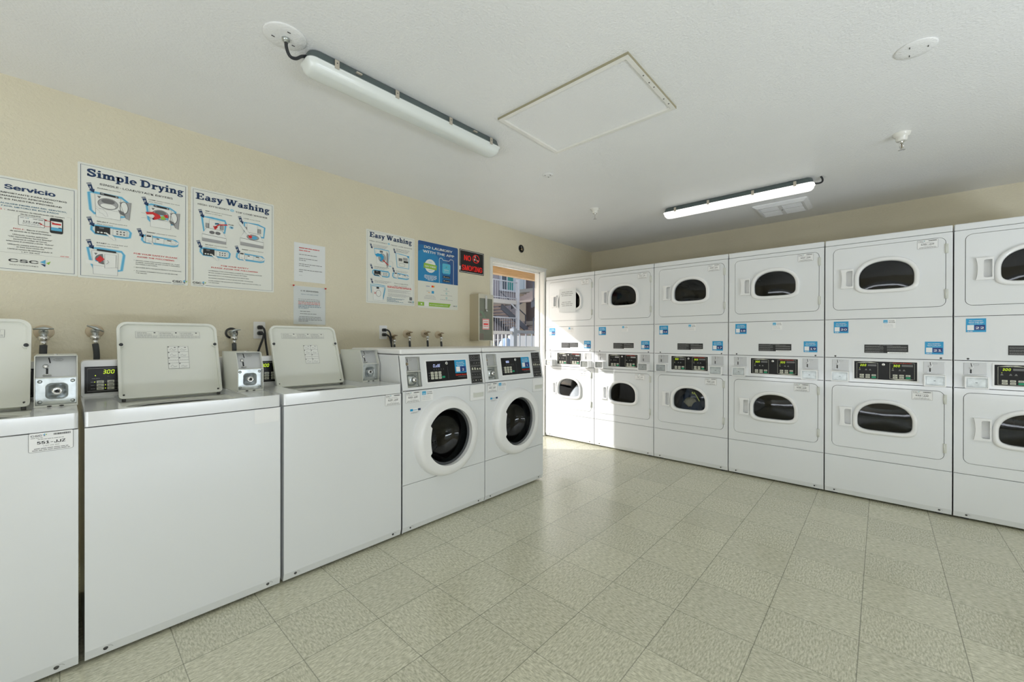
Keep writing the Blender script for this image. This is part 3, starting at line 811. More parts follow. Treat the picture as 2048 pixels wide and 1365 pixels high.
    g.text('Speed Queen', .474, z2s(.951), .011, sqred, 2, 'c', w=.098, bold=.16, shear=.1); g.text('COMMERCIAL', .482, z2s(.940), .006, inkl, 2, 'c', w=.074)
    cp = g.build('control_panel', t); tag(cp, 'black panel showing CLoSE' if disp == 'CLoSE' else 'black panel with pale display')
    def keyl():
        b = MB(X); b.lathe([(.011, -.001), (.011, -.006), (.008, -.0075), (.0, -.0075)], (.354, 0, z2s(1.037)), chrome, 'y', 18); b.frame((.354, -.0077, z2s(1.037))); b.rect(-.0012, -.005, .0012, .005, ink, 1)
        return b.build('key_switch', mesh_only=True)
    put(cached('f_key', keyl), 'key_switch', cp)
    def strp():
        g = MB(X); g.frame((0, -.0004, 0)); x0, x1 = .562, .671; z0, z1 = z2s(.886), z2s(1.090)
        g.rect(x0, z0, x1, z1, ink, 1, r=.003); h = (z1 - z0) / 5; rg = random.Random(2)
        for k in range(5):
            za = z0 + k * h
            g.outline(rrect(x0 + .005, za + .004, x1 - .005, za + h - .003, .003), .0011, inkl, 2)
            for q in range(4):
                xx = x0 + .014 + q * .024; zz = za + h * .5
                if k == 2: g.poly([(xx, zz - .008), (xx + .016, zz - .008), (xx + .013, zz + .009 - .005 * (q > 1)), (xx + .003, zz + .009 - .005 * (q > 1))], btn, 3)
                elif k == 4: g.outline(ell(xx + .008, zz, .008, n=12), .0014, inkl, 3) if q != 2 else g.rect(xx, zz - .001, xx + .014, zz + .001, inkl, 3)
                elif k == 3: g.line([(xx, zz - .006), (xx + .004, zz + .005), (xx + .010, zz - .004)], .0014, btn if q == 2 else inkl, 3) if q else None
                elif k == 1: g.line([(xx, zz + .005), (xx + .003, zz - .006), (xx + .009, zz + .002)], .0013, inkl, 3)
                else: g.poly([(xx, zz + .003), (xx + .012, zz + .003), (xx + .006, zz - .007)], btn if q in (1, 3) else inkg, 3)
        return g.build('instruction_strip', mesh_only=True)
    put(cached('f_strp', strp), 'instruction_strip', t)
    def coin():
        b = MB(X); s0, s1, sm = z2s(.897), z2s(1.090), z2s(.997)
        b.box(.038, .041, .010, .055, s0, s1, grey_box); b.box(.149, .152, .010, .055, s0, s1, grey_box)
        b.box(.038, .152, .010, .055, s0 - .003, s0, grey_box); b.box(.038, .152, .010, .055, s1, s1 + .003, grey_box)
        b.box(.041, .149, .001, .052, sm - .002, sm + .002, grey_box); b.box(.038, .152, .052, .055, s0, s1, grey_box)
        b.box(.042, .148, .030, .033, sm + .003, s1 - .001, alu); b.frame((0, .0297, 0))
        b.line([(.072, z2s(1.080)), (.074, z2s(1.058))], .004, ink, 1); b.rect(.069, z2s(1.008), .075, z2s(1.035), ink, 1); b.outline(ell(.095, z2s(1.073), .011, .005, 8), .0008, inkg, 1)
        b.sphere((.067, .026, z2s(1.047)), .009, brass, n=12, sy=.6); b.lathe([(.011, 0), (.011, .0025)], (.072, .024, z2s(1.003)), chrome, 'z', 12)
        return b.build('coin_meter', mesh_only=True)
    cm = put(cached('f_coin', coin), 'coin_meter', t)
    def vault():
        b = MB(X); s0, sm = z2s(.900), z2s(.994)
        b.plate(rrect(.043, s0, .147, sm, .002), [rrect(.062, s0 + .016, .122, sm - .016, .014, 5)], .036, .039, zinc)
        b.loft([[(a, .036, c) for a, c in rrect(.059, s0 + .013, .125, sm - .013, .016, 5)], [(a, .018, c) for a, c in rrect(.066, s0 + .020, .118, sm - .020, .014, 5)]], zinc, False, True)
        for x in (.052, .138):
            for z in (s0 + .012, sm - .012): b.sphere((x, .036, z), .006, zinc, sy=.5, n=10)
        b.lathe([(.0165, .030), (.0165, .004), (.014, -.002), (.0, -.002)], (.098, 0, (s0 + sm) / 2 - .002), chrome, 'y', 22, False)
        b.frame((.098, -.0023, (s0 + sm) / 2 - .002)); b.rect(-.001, -.006, .006, .001, ink, 1)
        return b.build('vault_lock', mesh_only=True)
    put(cached('f_vault', vault), 'vault_lock', cm)
    tag(id_label(idn, .022, .806, .127, .877, -.0008).build('identification_label', fp), 'white sticker printed %s-JJZ' % idn)
    put(cached('f_clean', lambda: clean_sticker(.138, .808, .227, .872).build('notice_sticker', mesh_only=True)), 'notice_sticker', fp)
    def en():
        g = MB(); g.frame((.054, -.001, .735)); g.rect(0, .014, .077, .036, whites, 1); g.rect(0, .018, .020, .032, stick_blue, 2); g.rect(.057, .018, .077, .032, navy, 2)
        g.text('ENERGY', .0385, .022, .007, skyb, 2, 'c', w=.032, bold=.1); g.greek(.006, .010, .06, .003, inkl, 2); g.greek(.006, .004, .045, .003, inkl, 2)
        return g.build('energy_sticker', mesh_only=True)
    put(cached('f_en', en), 'energy_sticker', fp)
    return t
# ------------------------------------------------------------------ wall prints, drawn in centimetres from the top-left corner
class PG:
    def __init__(s, x0, zt, w, h, base, r=.6, th=.002):
        s.b = MB(); s.b.plate(rrect(0, -h / 100, w / 100, 0, r / 100), (), -th, 0, base)
        s.b.frame((0, -th, 0)); s.org = (x0, 3.1145, zt); s.w, s.h = w, h
    def c(s, P): return [(a / 100, -b / 100) for a, b in P]
    def rect(s, x0, y0, x1, y1, m, l=1, r=0.): s.b.rect(x0 / 100, -y1 / 100, x1 / 100, -y0 / 100, m, l, r / 100)
    def poly(s, P, m, l=1): s.b.poly(s.c(P), m, l)
    def line(s, P, w, m, l=1): s.b.line(s.c(P), w / 100, m, l)
    def outl(s, P, w, m, l=1): s.b.outline(s.c(P), w / 100, m, l)
    def text(s, t, x, y, h, m, l=2, al='l', w=None, bold=0., shear=0.): s.b.text(t, x / 100, -y / 100, h / 100, m, l, al, w / 100 if w else None, bold, shear)
    def slab(s, t, x, y, w, h, m, l=2): slab_text(s.b, t, x / 100, -y / 100, w / 100, h / 100, m, l)
    def greek(s, x, y, w, h, m, l=2, seed=0): s.b.greek(x / 100, -y / 100, w / 100, h / 100, m, l, seed)
    def ell(s, x, y, rx, ry, m, l=1, n=28): s.poly(ell(x, y, rx, ry, n), m, l)
    def ring(s, x, y, rx, ry, w, m, l=1, n=32): s.outl(ell(x, y, rx, ry, n), w, m, l)
    def arrow(s, x, y, n, k=1.):
        """numbered step arrow, tip at x+2.9,y+4.6"""
        for q in range(3): s.poly([(x + .05 * q * k, y + .25 * q * k), (x + (1.75 + .05 * q) * k, y + (.25 * q - .55) * k), (x + (1.8 + .05 * q) * k, y + (.25 * q - .40) * k), (x + (.05 + .05 * q) * k, y + (.25 * q + .14) * k)], navy, 2)
        s.poly([(x + .35 * k, y + .85 * k), (x + 1.95 * k, y + .30 * k), (x + 2.55 * k, y + 2.75 * k), (x + 3.1 * k, y + 2.6 * k), (x + 2.9 * k, y + 4.6 * k), (x + .9 * k, y + 3.6 * k), (x + 1.35 * k, y + 3.3 * k)], navy, 2)
        s.text(n, x + 1.45 * k, y + 2.6 * k, 1.45 * k, white, 3, 'c', bold=.14)
    def blob(s, P, w=.7):
        s.outl(P, w * 1.5, paleb, 1); s.outl(P, w * .8, skyb, 2)
    def hand(s, x, y, k=1., fl=1):
        P = [(0, 0), (.5, -.35), (2.2, 1.1), (3.2, .9), (4.6, 2.2), (5.4, 4.6), (4.2, 4.9), (3., 3.4), (1.6, 2.9), (1.9, 2.3), (.2, .6)]
        s.poly([(x + a * k * fl, y + b * k) for a, b in P], white, 5); s.outl([(x + a * k * fl, y + b * k) for a, b in P], .09, inkl, 6)
    def csc(s, x, y, w, sub=True):
        """wordmark with its three-triangle mark; y = baseline"""
        h = w * .30; s.text('CSC', x, y, h, ink, 6, w=w * .76, bold=.16)
        csc_mark(s.b, (x + w * .82) / 100, (-y - h * .2) / 100, h * 1.35 / 100, 6)
        if sub: s.text('SERVICEWORKS', x, y + h * .62, h * .30, inkg, 6, w=w * 1.02)
    def done(s, name, lab, cat, group=None):
        o = s.b.build(name); o.location = s.org; return tag(o, lab, cat, group)

def dryer_pic(p, x, y, k, cloth):
    """open dryer drawing, roughly 13 x 13 cm at k=1"""
    q = lambda P: [(x + a * k, y + b * k) for a, b in P]
    p.poly(q([(1.9, -1.2), (9., -.7), (9., .4), (1.9, -.1)]), ink, 4); p.poly(q([(2.2, -.9), (3.4, -.8), (3.4, -.35), (2.2, -.45)]), inkl, 5); p.poly(q([(7.9, -.5), (8.7, -.45), (8.7, .1), (7.9, .05)]), inkl, 5)
    p.poly(q([(0, 0), (10, .3), (9.8, 12.2), (.4, 12.2)]), white, 3); p.outl(q([(0, 0), (10, .3), (9.8, 12.2), (.4, 12.2)]), .12, inkg, 4)
    p.poly(q([(.8, .9), (2.3, .9), (1.6, 2.2)]), inkg, 5)
    p.line(q([(.2, 7.4), (9.8, 7.7)]), .09, inkg, 4)
    e = ell(5.0, 4.4, 3.9, 2.9, 28); p.poly(q(e), inkl, 5); p.outl(q(e), .14, ink, 7)
    p.poly(q(ell(5.0, 3.1, 2.6, 1.3, 20)), inkg, 6); p.poly(q(ell(5.0, 5.6, 2.9, 1.3, 20)), paleb if cloth else white, 6)
    p.poly(q([(9.5, 2.2), (14.2, 1.6), (13.4, 11.5), (11.9, 10.6)]), inkl, 5); p.outl(q([(9.5, 2.2), (14.2, 1.6), (13.4, 11.5), (11.9, 10.6)]), .16, inkg, 7)
    p.poly(q(ell(11.3, 5., 1.5, 3.1, 20)), white, 6); p.outl(q(ell(11.3, 5., 1.6, 3.3, 20)), .2, ink, 7)
    p.poly(q([(8.9, 6.6), (11.2, 7.4), (11.9, 9.6), (9.6, 8.6)]), inkg, 8)
    if cloth:
        p.poly(q([(-1.8, 4.), (1.5, 3.3), (4.8, 4.6), (5.2, 6.3), (2.2, 7.9), (1.3, 7.6), (2.2, 5.8), (-1.2, 5.6)]), red, 9)
        p.poly(q([(5., 5.3), (6.4, 4.6), (7.4, 6.), (6.9, 7.), (5.2, 6.9)]), green, 9); p.poly(q([(6.3, 4.2), (8.2, 3.5), (8.6, 5.3), (7.3, 5.7)]), red, 9)
        p.poly(q([(7.1, 6.2), (8.7, 5.6), (8.4, 7.1)]), skyb, 9); p.poly(q([(1., 7.1), (2.3, 7.2), (1.6, 8.1)]), navy, 9)
        p.poly(q([(-1.9, 5.6), (1.4, 4.8), (2.4, 5.7), (.6, 7.)]), white, 10); p.line(q([(-3.6, 7.8), (-.6, 7.4)]), .1, inkl, 9); p.line(q([(-3.8, 4.8), (-2.1, 4.9)]), .1, inkl, 9)
    else: p.hand(x + .1 * k, y + 7. * k, .9 * k)
def keypad_pic(p, x, y, k=1.):
    p.blob([(x - 1.3, y + 2.3), (x - 1.2, y + .5), (x + .2, y - .2), (x + 13, y - .2), (x + 14, y + 1.2), (x + 13.6, y + 3.9), (x + 12, y + 4.4), (x, y + 4.0)], .8)
    p.rect(x, y, x + 5.8, y + 4.2, ink, 4); p.rect(x + 1.6, y + .4, x + 3.4, y + 1.2, inkg, 5)
    for q in range(3): p.ell(x + 1.2 + q * 1.3, y + 3.2, .5, .38, white, 5, 12)
    p.rect(x + 6.9, y + .5, x + 12.4, y + 3.9, white, 4); p.outl([(x + 6.9, y + .5), (x + 12.4, y + .5), (x + 12.4, y + 3.9), (x + 6.9, y + 3.9)], .12, ink, 5)
    for q in range(3):
        for r_ in range(2): p.rect(x + 8.2 + q * 1.35, y + 1.2 + r_ * 1.3, x + 9.0 + q * 1.35, y + 1.9 + r_ * 1.3, inkg, 6)
    p.hand(x + 3.9, y + 3.0, .75)
def pay_pic(p, x, y):
    p.blob([(x - .9, y + 3.5), (x - .6, y + 1.), (x + .8, y + .6), (x + 14, y + 1.3), (x + 15, y + 2.5), (x + 14.6, y + 4.4), (x + 13, y + 4.9), (x, y + 4.6)], .8)
    p.rect(x + .6, y, x + 3.5, y + 4.6, white, 4); p.outl([(x + .6, y), (x + 3.5, y), (x + 3.5, y + 4.6), (x + .6, y + 4.6)], .14, ink, 5); p.rect(x + 1., y + .4, x + 3., y + 1.2, ink, 5)
    p.hand(x + 1.5, y + 3.2, .5)
    p.rect(x + 4.9, y + 1.2, x + 8.6, y + 4.2, white, 4); p.outl([(x + 4.9, y + 1.2), (x + 8.6, y + 1.2), (x + 8.6, y + 4.2), (x + 4.9, y + 4.2)], .12, inkg, 5); p.rect(x + 5.3, y + 1.5, x + 6.5, y + 2., ink, 5)
    p.poly([(x + 9.5, y + 1.4), (x + 12.6, y + 1.2), (x + 15.6, y + 2.6), (x + 14.4, y + 4.1), (x + 11.6, y + 4.4)], white, 4); p.poly([(x + 9.8, y + 1.5), (x + 12.3, y + 1.5), (x + 11.6, y + 2.3), (x + 10.2, y + 2.2)], inkg, 5)
    p.ring(x + 13, y + 2.7, 1.3, .7, .12, inkg, 5, 14); p.line([(x + 11, y + 3.4), (x + 12.6, y + 4.1), (x + 15, y + 3.8)], .12, inkg, 5)
def border(p, w=.22, gap=None):
    i = 1.1; W, H = p.w, p.h
    if gap == 'br': P = [(W - i, H - 2.6), (W - i, i), (i, i), (i, H - i), (W - 7.8, H - i)]
    elif gap == 'bl': P = [(i, H - 3.6), (i, i), (W - i, i), (W - i, H - i), (7.2, H - i)]
    else: P = None
    if P: p.line(P, w, navy, 1)
    else: p.outl([(i, i), (W - i, i), (W - i, H - i), (i, H - i)], w, navy, 1)

def poster_drying():
    p = PG(.046, 2.127, 45.7, 60.7, postw); border(p, .22, 'br')
    p.slab('Simple Drying', 3.2, 6.6, 40.6, 3.9, navy)
    p.text('SINGLE-LOAD/STACK DRYERS', 8.1, 10.3, 1.45, ink, w=30.4, bold=.06)
    p.arrow(3.1, 10.4, '1'); p.text('CLEAN', 7.3, 12.3, .72, ink, w=3.7, bold=.16); p.text('the lint filter', 11.4, 12.3, .72, ink, w=4.9)
    p.blob([(4., 15.2), (5.6, 14.7), (16.6, 15.), (19., 17.), (18.2, 25.2), (16., 25.8), (6., 25.8), (4.7, 24.2)], .9); dryer_pic(p, 6.3, 15.4, 1., False)
    p.arrow(24.7, 12.3, '2'); p.text('LOAD', 27.9, 13.2, .72, ink, w=2.9, bold=.16); p.text('clothes loosely and close', 31.2, 13.2, .7, ink, w=10.5); p.text('door securely', 27.9, 14.3, .7, ink, w=6.)
    p.blob([(27., 16.4), (29., 15.4), (37.4, 16.), (39.8, 17.4), (39.2, 25.), (36., 25.8), (29., 25.8), (27.8, 24.4)], .8); dryer_pic(p, 28.2, 16.6, .96, True)
    p.arrow(3.1, 28.5, '3'); p.text('SELECT', 7., 30.2, .75, ink, w=4.4, bold=.16); p.text('desired cycle and', 11.8, 30.2, .72, ink, w=7.); p.text('start machine', 7., 31.5, .72, ink, w=6.2)
    keypad_pic(p, 6.3, 32.5)
    p.arrow(22.7, 30.7, '4'); p.text('INSERT', 27., 32.1, .75, ink, w=3.8, bold=.16); p.text('payment if required', 31.3, 32.1, .72, ink, w=8.8)
    pay_pic(p, 25.9, 33.2)
    p.arrow(2.9, 40.5, '5'); p.text('START', 6.9, 41.7, .75, ink, w=3.8, bold=.16); p.text('by closing door and', 11.2, 41.7, .72, ink, w=7.8); p.text('pushing start button', 6.9, 43.0, .72, ink, w=8.6)
    p.blob([(3.6, 44.6), (8, 44.4), (16.6, 44.9), (17.6, 46.6), (16.6, 55.2), (14, 55.9), (6., 55.6), (4.8, 52.)], .9)
    p.poly([(5.1, 45.9), (15.2, 46.1), (15., 58.3), (5.7, 58.3)], white, 3); p.outl([(5.1, 45.9), (15.2, 46.1), (15., 58.3), (5.7, 58.3)], .12, inkg, 4); p.line([(5.5, 53.6), (15.1, 54.)], .1, inkg, 4)
    p.poly([(7., 44.8), (14.4, 45.1), (14.4, 46.), (7., 45.7)], ink, 5); p.poly(ell(9.8, 50, 3.5, 2.8, 20, PI / 2, 1.5 * PI), inkg, 5)
    p.poly([(6.5, 50.5), (8.2, 48.2), (10., 50.), (8.2, 51.9)], red, 7); p.poly([(6.3, 50.4), (7.6, 52.), (6.6, 52.2)], skyb, 6); p.poly([(6., 47.), (7.3, 47.), (6.6, 48.2)], inkg, 5)
    p.poly([(10, 47.2), (14.4, 47.2), (14.3, 54.), (10., 54.8)], white, 6); p.outl([(10, 47.2), (14.4, 47.2), (14.3, 54.), (10., 54.8)], .12, inkg, 7); p.poly([(2.9, 51.), (7.6, 51.6), (7.6, 53.2), (3., 53.)], white, 7); p.line([(11., 50.4), (11.6, 51.3), (10.6, 52.6)], .15, inkg, 8)
    p.text('FOR YOUR SAFETY PLEASE', 31.1, 45.2, 1.05, red, al='c', w=19.0, bold=.14); p.text('AVOID THE FOLLOWING', 31., 46.9, 1.05, red, al='c', w=16.3, bold=.14)
    for k, t in enumerate(('DRYING ITEMS CONTAINING COOKING OIL, FOAM', 'RUBBER, GASOLINE OR ANY OTHER FLAMMABLE', 'MATERIALS OR FUMES.')): p.text(t, 22.4, 48.9 + k * 1.05, .62, ink, w=(19.2, 19.3, 9.2)[k], bold=.08)
    p.text('REACHING INTO THE DRYER WHILE IT IS OPERATING.', 22.4, 52.8, .62, ink, w=20.2, bold=.08)
    p.text('ALLOWING CHILDREN TO PLAY ON OR AROUND', 22.4, 54.8, .62, ink, w=18.4, bold=.08); p.text('THE DRYER.', 22.4, 55.9, .62, ink, w=4.7, bold=.08)
    for q in (48.6, 52.5, 54.5): p.ell(21.7, q, .12, .12, ink, 2, 8)
    p.csc(38.5, 59.3, 5.6)
    return p.done('instruction_poster', 'white metal poster headed Simple Drying with navy border', 'poster', 'washing and drying instruction posters')
def washer_pic(p, x, y, k, fill):
    q = lambda P: [(x + a * k, y + b * k) for a, b in P]
    p.poly(q([(4.3, 0), (11., .4), (11., 7.3), (4.3, 6.9)]), white, 3); p.outl(q([(4.3, 0), (11., .4), (11., 7.3), (4.3, 6.9)]), .12, inkg, 4)
    for a in (2.2, 11.3): p.poly(q([(a, 3.1), (a + 1.9, 3.2), (a + 1.9, 6.4), (a, 6.2)]), inkl, 4); p.outl(q([(a, 3.1), (a + 1.9, 3.2), (a + 1.9, 6.4), (a, 6.2)]), .16, ink, 5)
    p.poly(q([(2.6, 6.6), (12.6, 7.2), (15., 12.6), (0, 11.6)]), white, 5); p.outl(q([(2.6, 6.6), (12.6, 7.2), (15., 12.6), (0, 11.6)]), .14, ink, 6)
    p.poly(q([(0, 11.8), (15, 12.8), (15., 17.2), (0, 16.8)]), inkl, 5); p.poly(q([(0, 11.8), (15, 12.8), (15, 15.2), (0, 14.4)]), white, 6); p.outl(q([(0, 11.7), (15, 12.7), (15., 17.2), (0, 16.8)]), .12, inkg, 7)
    if fill:
        p.poly(q(ell(8., 10., 3.9, 1.9, 22)), inkl, 7); p.outl(q(ell(8., 10., 3.9, 1.9, 22)), .16, ink, 8)
        p.poly(q([(5., 9.2), (6.6, 8.6), (7.6, 9.6), (6.8, 11.), (5.3, 10.6)]), red, 9); p.poly(q([(7.6, 9.4), (9.8, 8.8), (11.2, 10.), (9.6, 11.5), (7.4, 11.2)]), skyb, 9)
    else:
        for a in (6., 9.7): p.poly(q(ell(a, 9.6, 1.6, 1.1, 18)), inkg, 7); p.outl(q(ell(a, 9.6, 1.6, 1.1, 18)), .1, ink, 8)
def poster_top():
    p = PG(.517, 2.127, 45.7, 60.7, postw); border(p, .2, 'bl')
    p.slab('Easy Washing', 2.4, 6.8, 40.8, 3.9, navy)
    p.text('HIGH-EFFICIENCY', 3.4, 10.2, 1.35, ink, w=16.2, bold=.06); p.ell(21.2, 9.7, 1.1, .85, paleb, 1); p.text('HE', 21.2, 10.0, .7, white, 2, 'c', bold=.1); p.text('TOP LOAD WASHER', 23.1, 10.6, 1.35, ink, w=18.4, bold=.06)
    p.arrow(3.5, 13.2, '1'); p.text('ADD', 7., 13.4, .7, ink, w=2.3, bold=.16); p.text('manufacturer recommended', 9.7, 13.4, .66, ink, w=11.4); p.text('amount of detergent', 7., 14.6, .66, ink, w=8.8)
    p.blob([(5.4, 17.), (10, 16.9), (17.4, 17.4), (17.8, 19.), (17.2, 25.), (6.4, 25.6)], .9); washer_pic(p, 5.5, 18.1, .83, False)
    p.line([(18.6, 19.8), (14, 20.6), (12.2, 22.4)], .7, red, 9); p.poly([(11., 21.8), (13.6, 22.2), (12., 24.2)], red, 9); p.poly([(12., 19.8), (14, 19.4), (14.2, 20.5), (12., 20.8)], teal, 8)
    p.text('POD', 19.3, 19.6, .95, ink, w=2.8, bold=.1); p.ell(20.8, 20.9, 1.2, .9, paleb, 3); p.poly([(20.2, 20.6), (21.7, 20.8), (21., 21.4)], navy, 4)
    p.arrow(24.4, 12.8, '2'); p.text('LOAD', 27.8, 13.5, .7, ink, w=2.8, bold=.16); p.text('clothes loosely', 31., 13.5, .66, ink, w=6.4)
    p.blob([(28., 16.), (36, 15.9), (40., 17.2), (39.4, 24.), (28.4, 24.)], .8); washer_pic(p, 25.7, 16., .9, True)
    p.poly([(24.4, 16.6), (26., 16.2), (30., 21.4), (31.6, 24.), (29.4, 23.6)], white, 10); p.outl([(24.4, 16.6), (26., 16.2), (30., 21.4), (31.6, 24.), (29.4, 23.6)], .08, inkl, 11)
    p.arrow(2.6, 32.5, '3'); p.text('SELECT', 7.1, 34.4, .75, ink, w=4.2, bold=.16); p.text('desired cycle and', 11.7, 34.4, .72, ink, w=6.8); p.text('start machine', 7.1, 35.6, .72, ink, w=5.9)
    keypad_pic(p, 6.0, 36.7)
    p.arrow(22.6, 32.4, '4'); p.text('INSERT', 26.7, 34.2, .75, ink, w=3.6, bold=.16); p.text('payment if required', 30.7, 34.2, .72, ink, w=8.4)
    pay_pic(p, 24.6, 36.)
    p.text('FOR YOUR SAFETY', 22.9, 46.6, 1.05, red, al='c', w=15.1, bold=.14); p.text('PLEASE AVOID THE FOLLOWING', 23., 48.3, 1.05, red, al='c', w=25.6, bold=.14)
    for y, t, w in ((50.3, 'LAUNDERING ITEMS CONTAINING COOKING OIL, FOAM RUBBER, GASOLINE', 29.6), (51.6, 'OR ANY OTHER FLAMMABLE MATERIALS OR FUMES.', 21.), (53.2, 'REACHING INTO THE WASHER WHILE IT IS OPERATING.', 22.), (54.9, 'ALLOWING CHILDREN TO PLAY ON OR AROUND THE WASHER.', 24.5), (56.6, 'OVERLOADING THE WASHER MAY DAMAGE YOUR CLOTHES AS WELL AS', 29.), (57.8, 'THE MACHINE.', 5.6)):
        p.text(t, 8.7, y, .62, ink, w=w, bold=.08)
    p.csc(.9, 59., 5.4)
    return p.done('instruction_poster', 'white metal poster headed Easy Washing for top load washers, left of the taped papers', 'poster', 'washing and drying instruction posters')
def poster_front():
    p = PG(1.655, 2.103, 46.3, 60.5, postw); border(p, .13)
    p.slab('Easy Washing', 2.9, 6.0, 40.8, 4.1, navy)
    p.text('HIGH-EFFICIENCY', 2.9, 9.6, 1.2, ink, w=16.); p.ell(20.6, 9., 1.1, .8, paleb, 1); p.text('FRONT LOAD WASHER', 22.6, 9.9, 1.2, ink, w=21.)
    p.arrow(3., 11.6, '1', .85)
    for q in range(4): p.greek(6., 11.9 + q * .75, 14. - q, .42, inkl, 2, q)
    p.blob([(7., 15.), (14, 14.7), (20.5, 15.), (21, 18.), (20, 26.), (8., 20.)], .5)
    p.poly([(8.6, 15.4), (18.4, 15.6), (18., 27.6), (9.4, 27.4)], white, 3); p.outl([(8.6, 15.4), (18.4, 15.6), (18., 27.6), (9.4, 27.4)], .1, inkl, 4); p.rect(12., 16., 14.8, 17.6, inkg, 5)
    p.poly([(18.2, 16), (20., 18), (20., 28.5), (18.6, 30.)], inkl, 5); p.line([(19., 17.), (18.8, 28.)], .35, inkg, 6)
    p.ring(14.2, 21.8, 3.2, 3.4, .5, inkg, 5, 24); p.poly(ell(14.2, 21.8, 2.7, 2.9, 20), inkl, 4)
    p.poly([(7.8, 19.8), (10, 18.6), (14., 18.9), (15.6, 20.6), (15.4, 23.2), (13., 24.8), (12., 24.2), (13.4, 22.2), (11.6, 21.), (9, 21.6)], stick_blue, 7)
    p.poly([(13.8, 23.2), (15.4, 23.4), (20.6, 27.4), (19.2, 27.2)], red, 8); p.ring(22.4, 25.8, 2., 2.4, .12, inkl, 5, 20); p.ell(21.6, 28., 1., .6, paleb, 5, 14)
    p.arrow(24.6, 12.2, '2', .85)
    for q in range(4): p.greek(27.6, 12.2 + q * .85, 13.5 - q * .8, .45, inkl if q % 2 else inkg, 2, 9 + q)
    p.blob([(27.4, 15.8), (32, 16.), (40.6, 16.8), (40.4, 27.8), (28.6, 27.6)], .5); p.rect(30., 19.6, 33.6, 22., inkg, 4); p.rect(34.4, 18.6, 39., 21., inkl, 4); p.rect(35., 21.4, 39.6, 23., ink, 5); p.ring(33.4, 25.2, 3., 1.5, .16, inkg, 4, 22); p.poly([(38., 16.6), (40.6, 16.6), (39.6, 18.6)], stick_blue, 6)
    p.line([(43.2, 18.2), (43.2, 41.2)], .1, inkl, 2)
    p.arrow(3.2, 28.5, '3', .85)
    for q in range(3): p.greek(7.2, 30. + q * .8, 13.4 - q * 2, .45, inkg if q == 0 else inkl, 2, 20 + q)
    keypad_pic(p, 7., 33.1)
    p.arrow(23.6, 28.6, '4', .85)
    for q in range(2): p.greek(27.5, 31. + q * .9, 12. - q, .45, inkl, 2, 30 + q)
    pay_pic(p, 25.2, 32.4)
    p.arrow(3.5, 40.2, '5', .85)
    for q in range(3): p.greek(7.4, 41.5 + q * .8, 15.5 - q * 2, .45, inkl, 2, 40 + q)
    p.text('This is Machine', 25.6, 42.4, 1.1, ink, w=14., shear=.2); p.text('Door is Closed', 25.8, 44.2, .9, ink, w=12.6, shear=.2)
    p.blob([(3.8, 44.8), (10, 44.6), (17., 45.2), (17.2, 48.), (15.4, 56.4), (14.8, 57.), (16.8, 47.), (16, 46), (4.6, 46.), (4.6, 52)], .4)
    p.poly([(5.8, 46.4), (15.2, 46.8), (15., 58.), (6.2, 57.8)], white, 3); p.outl([(5.8, 46.4), (15.2, 46.8), (15., 58.), (6.2, 57.8)], .12, inkl, 4); p.rect(9., 46.7, 11.4, 48.2, ink, 5)
    p.ring(10.9, 52., 2.2, 2.7, .22, inkg, 5, 24); p.line([(6.9, 51.), (8.6, 52.8)], .3, red, 6); p.line([(8.6, 51.), (6.9, 52.8)], .3, red, 6)
    p.greek(19.2, 45.3, 24.6, .8, red, 2, 50); p.greek(19.2, 46.2, 24.6, .8, red, 2, 51)
    for q in range(9): 
        if q != 4: p.greek(19.8, 47.8 + q * .72, 22.6 - (q % 3) * 2.4, .42, inkl, 2, 60 + q)
    for q in range(6): p.greek(18.8, 54.7 + q * .72, (5, 17, 15, 9, 12, 16)[q], .45, teal, 2, 70 + q)
    p.rect(41., 52.8, 43.8, 55.6, inkg, 2); p.csc(39.6, 57.9, 5.2, False)
    return p.done('instruction_poster', 'white metal poster headed Easy Washing for front load washers, beside the blue app poster', 'poster', 'washing and drying instruction posters')
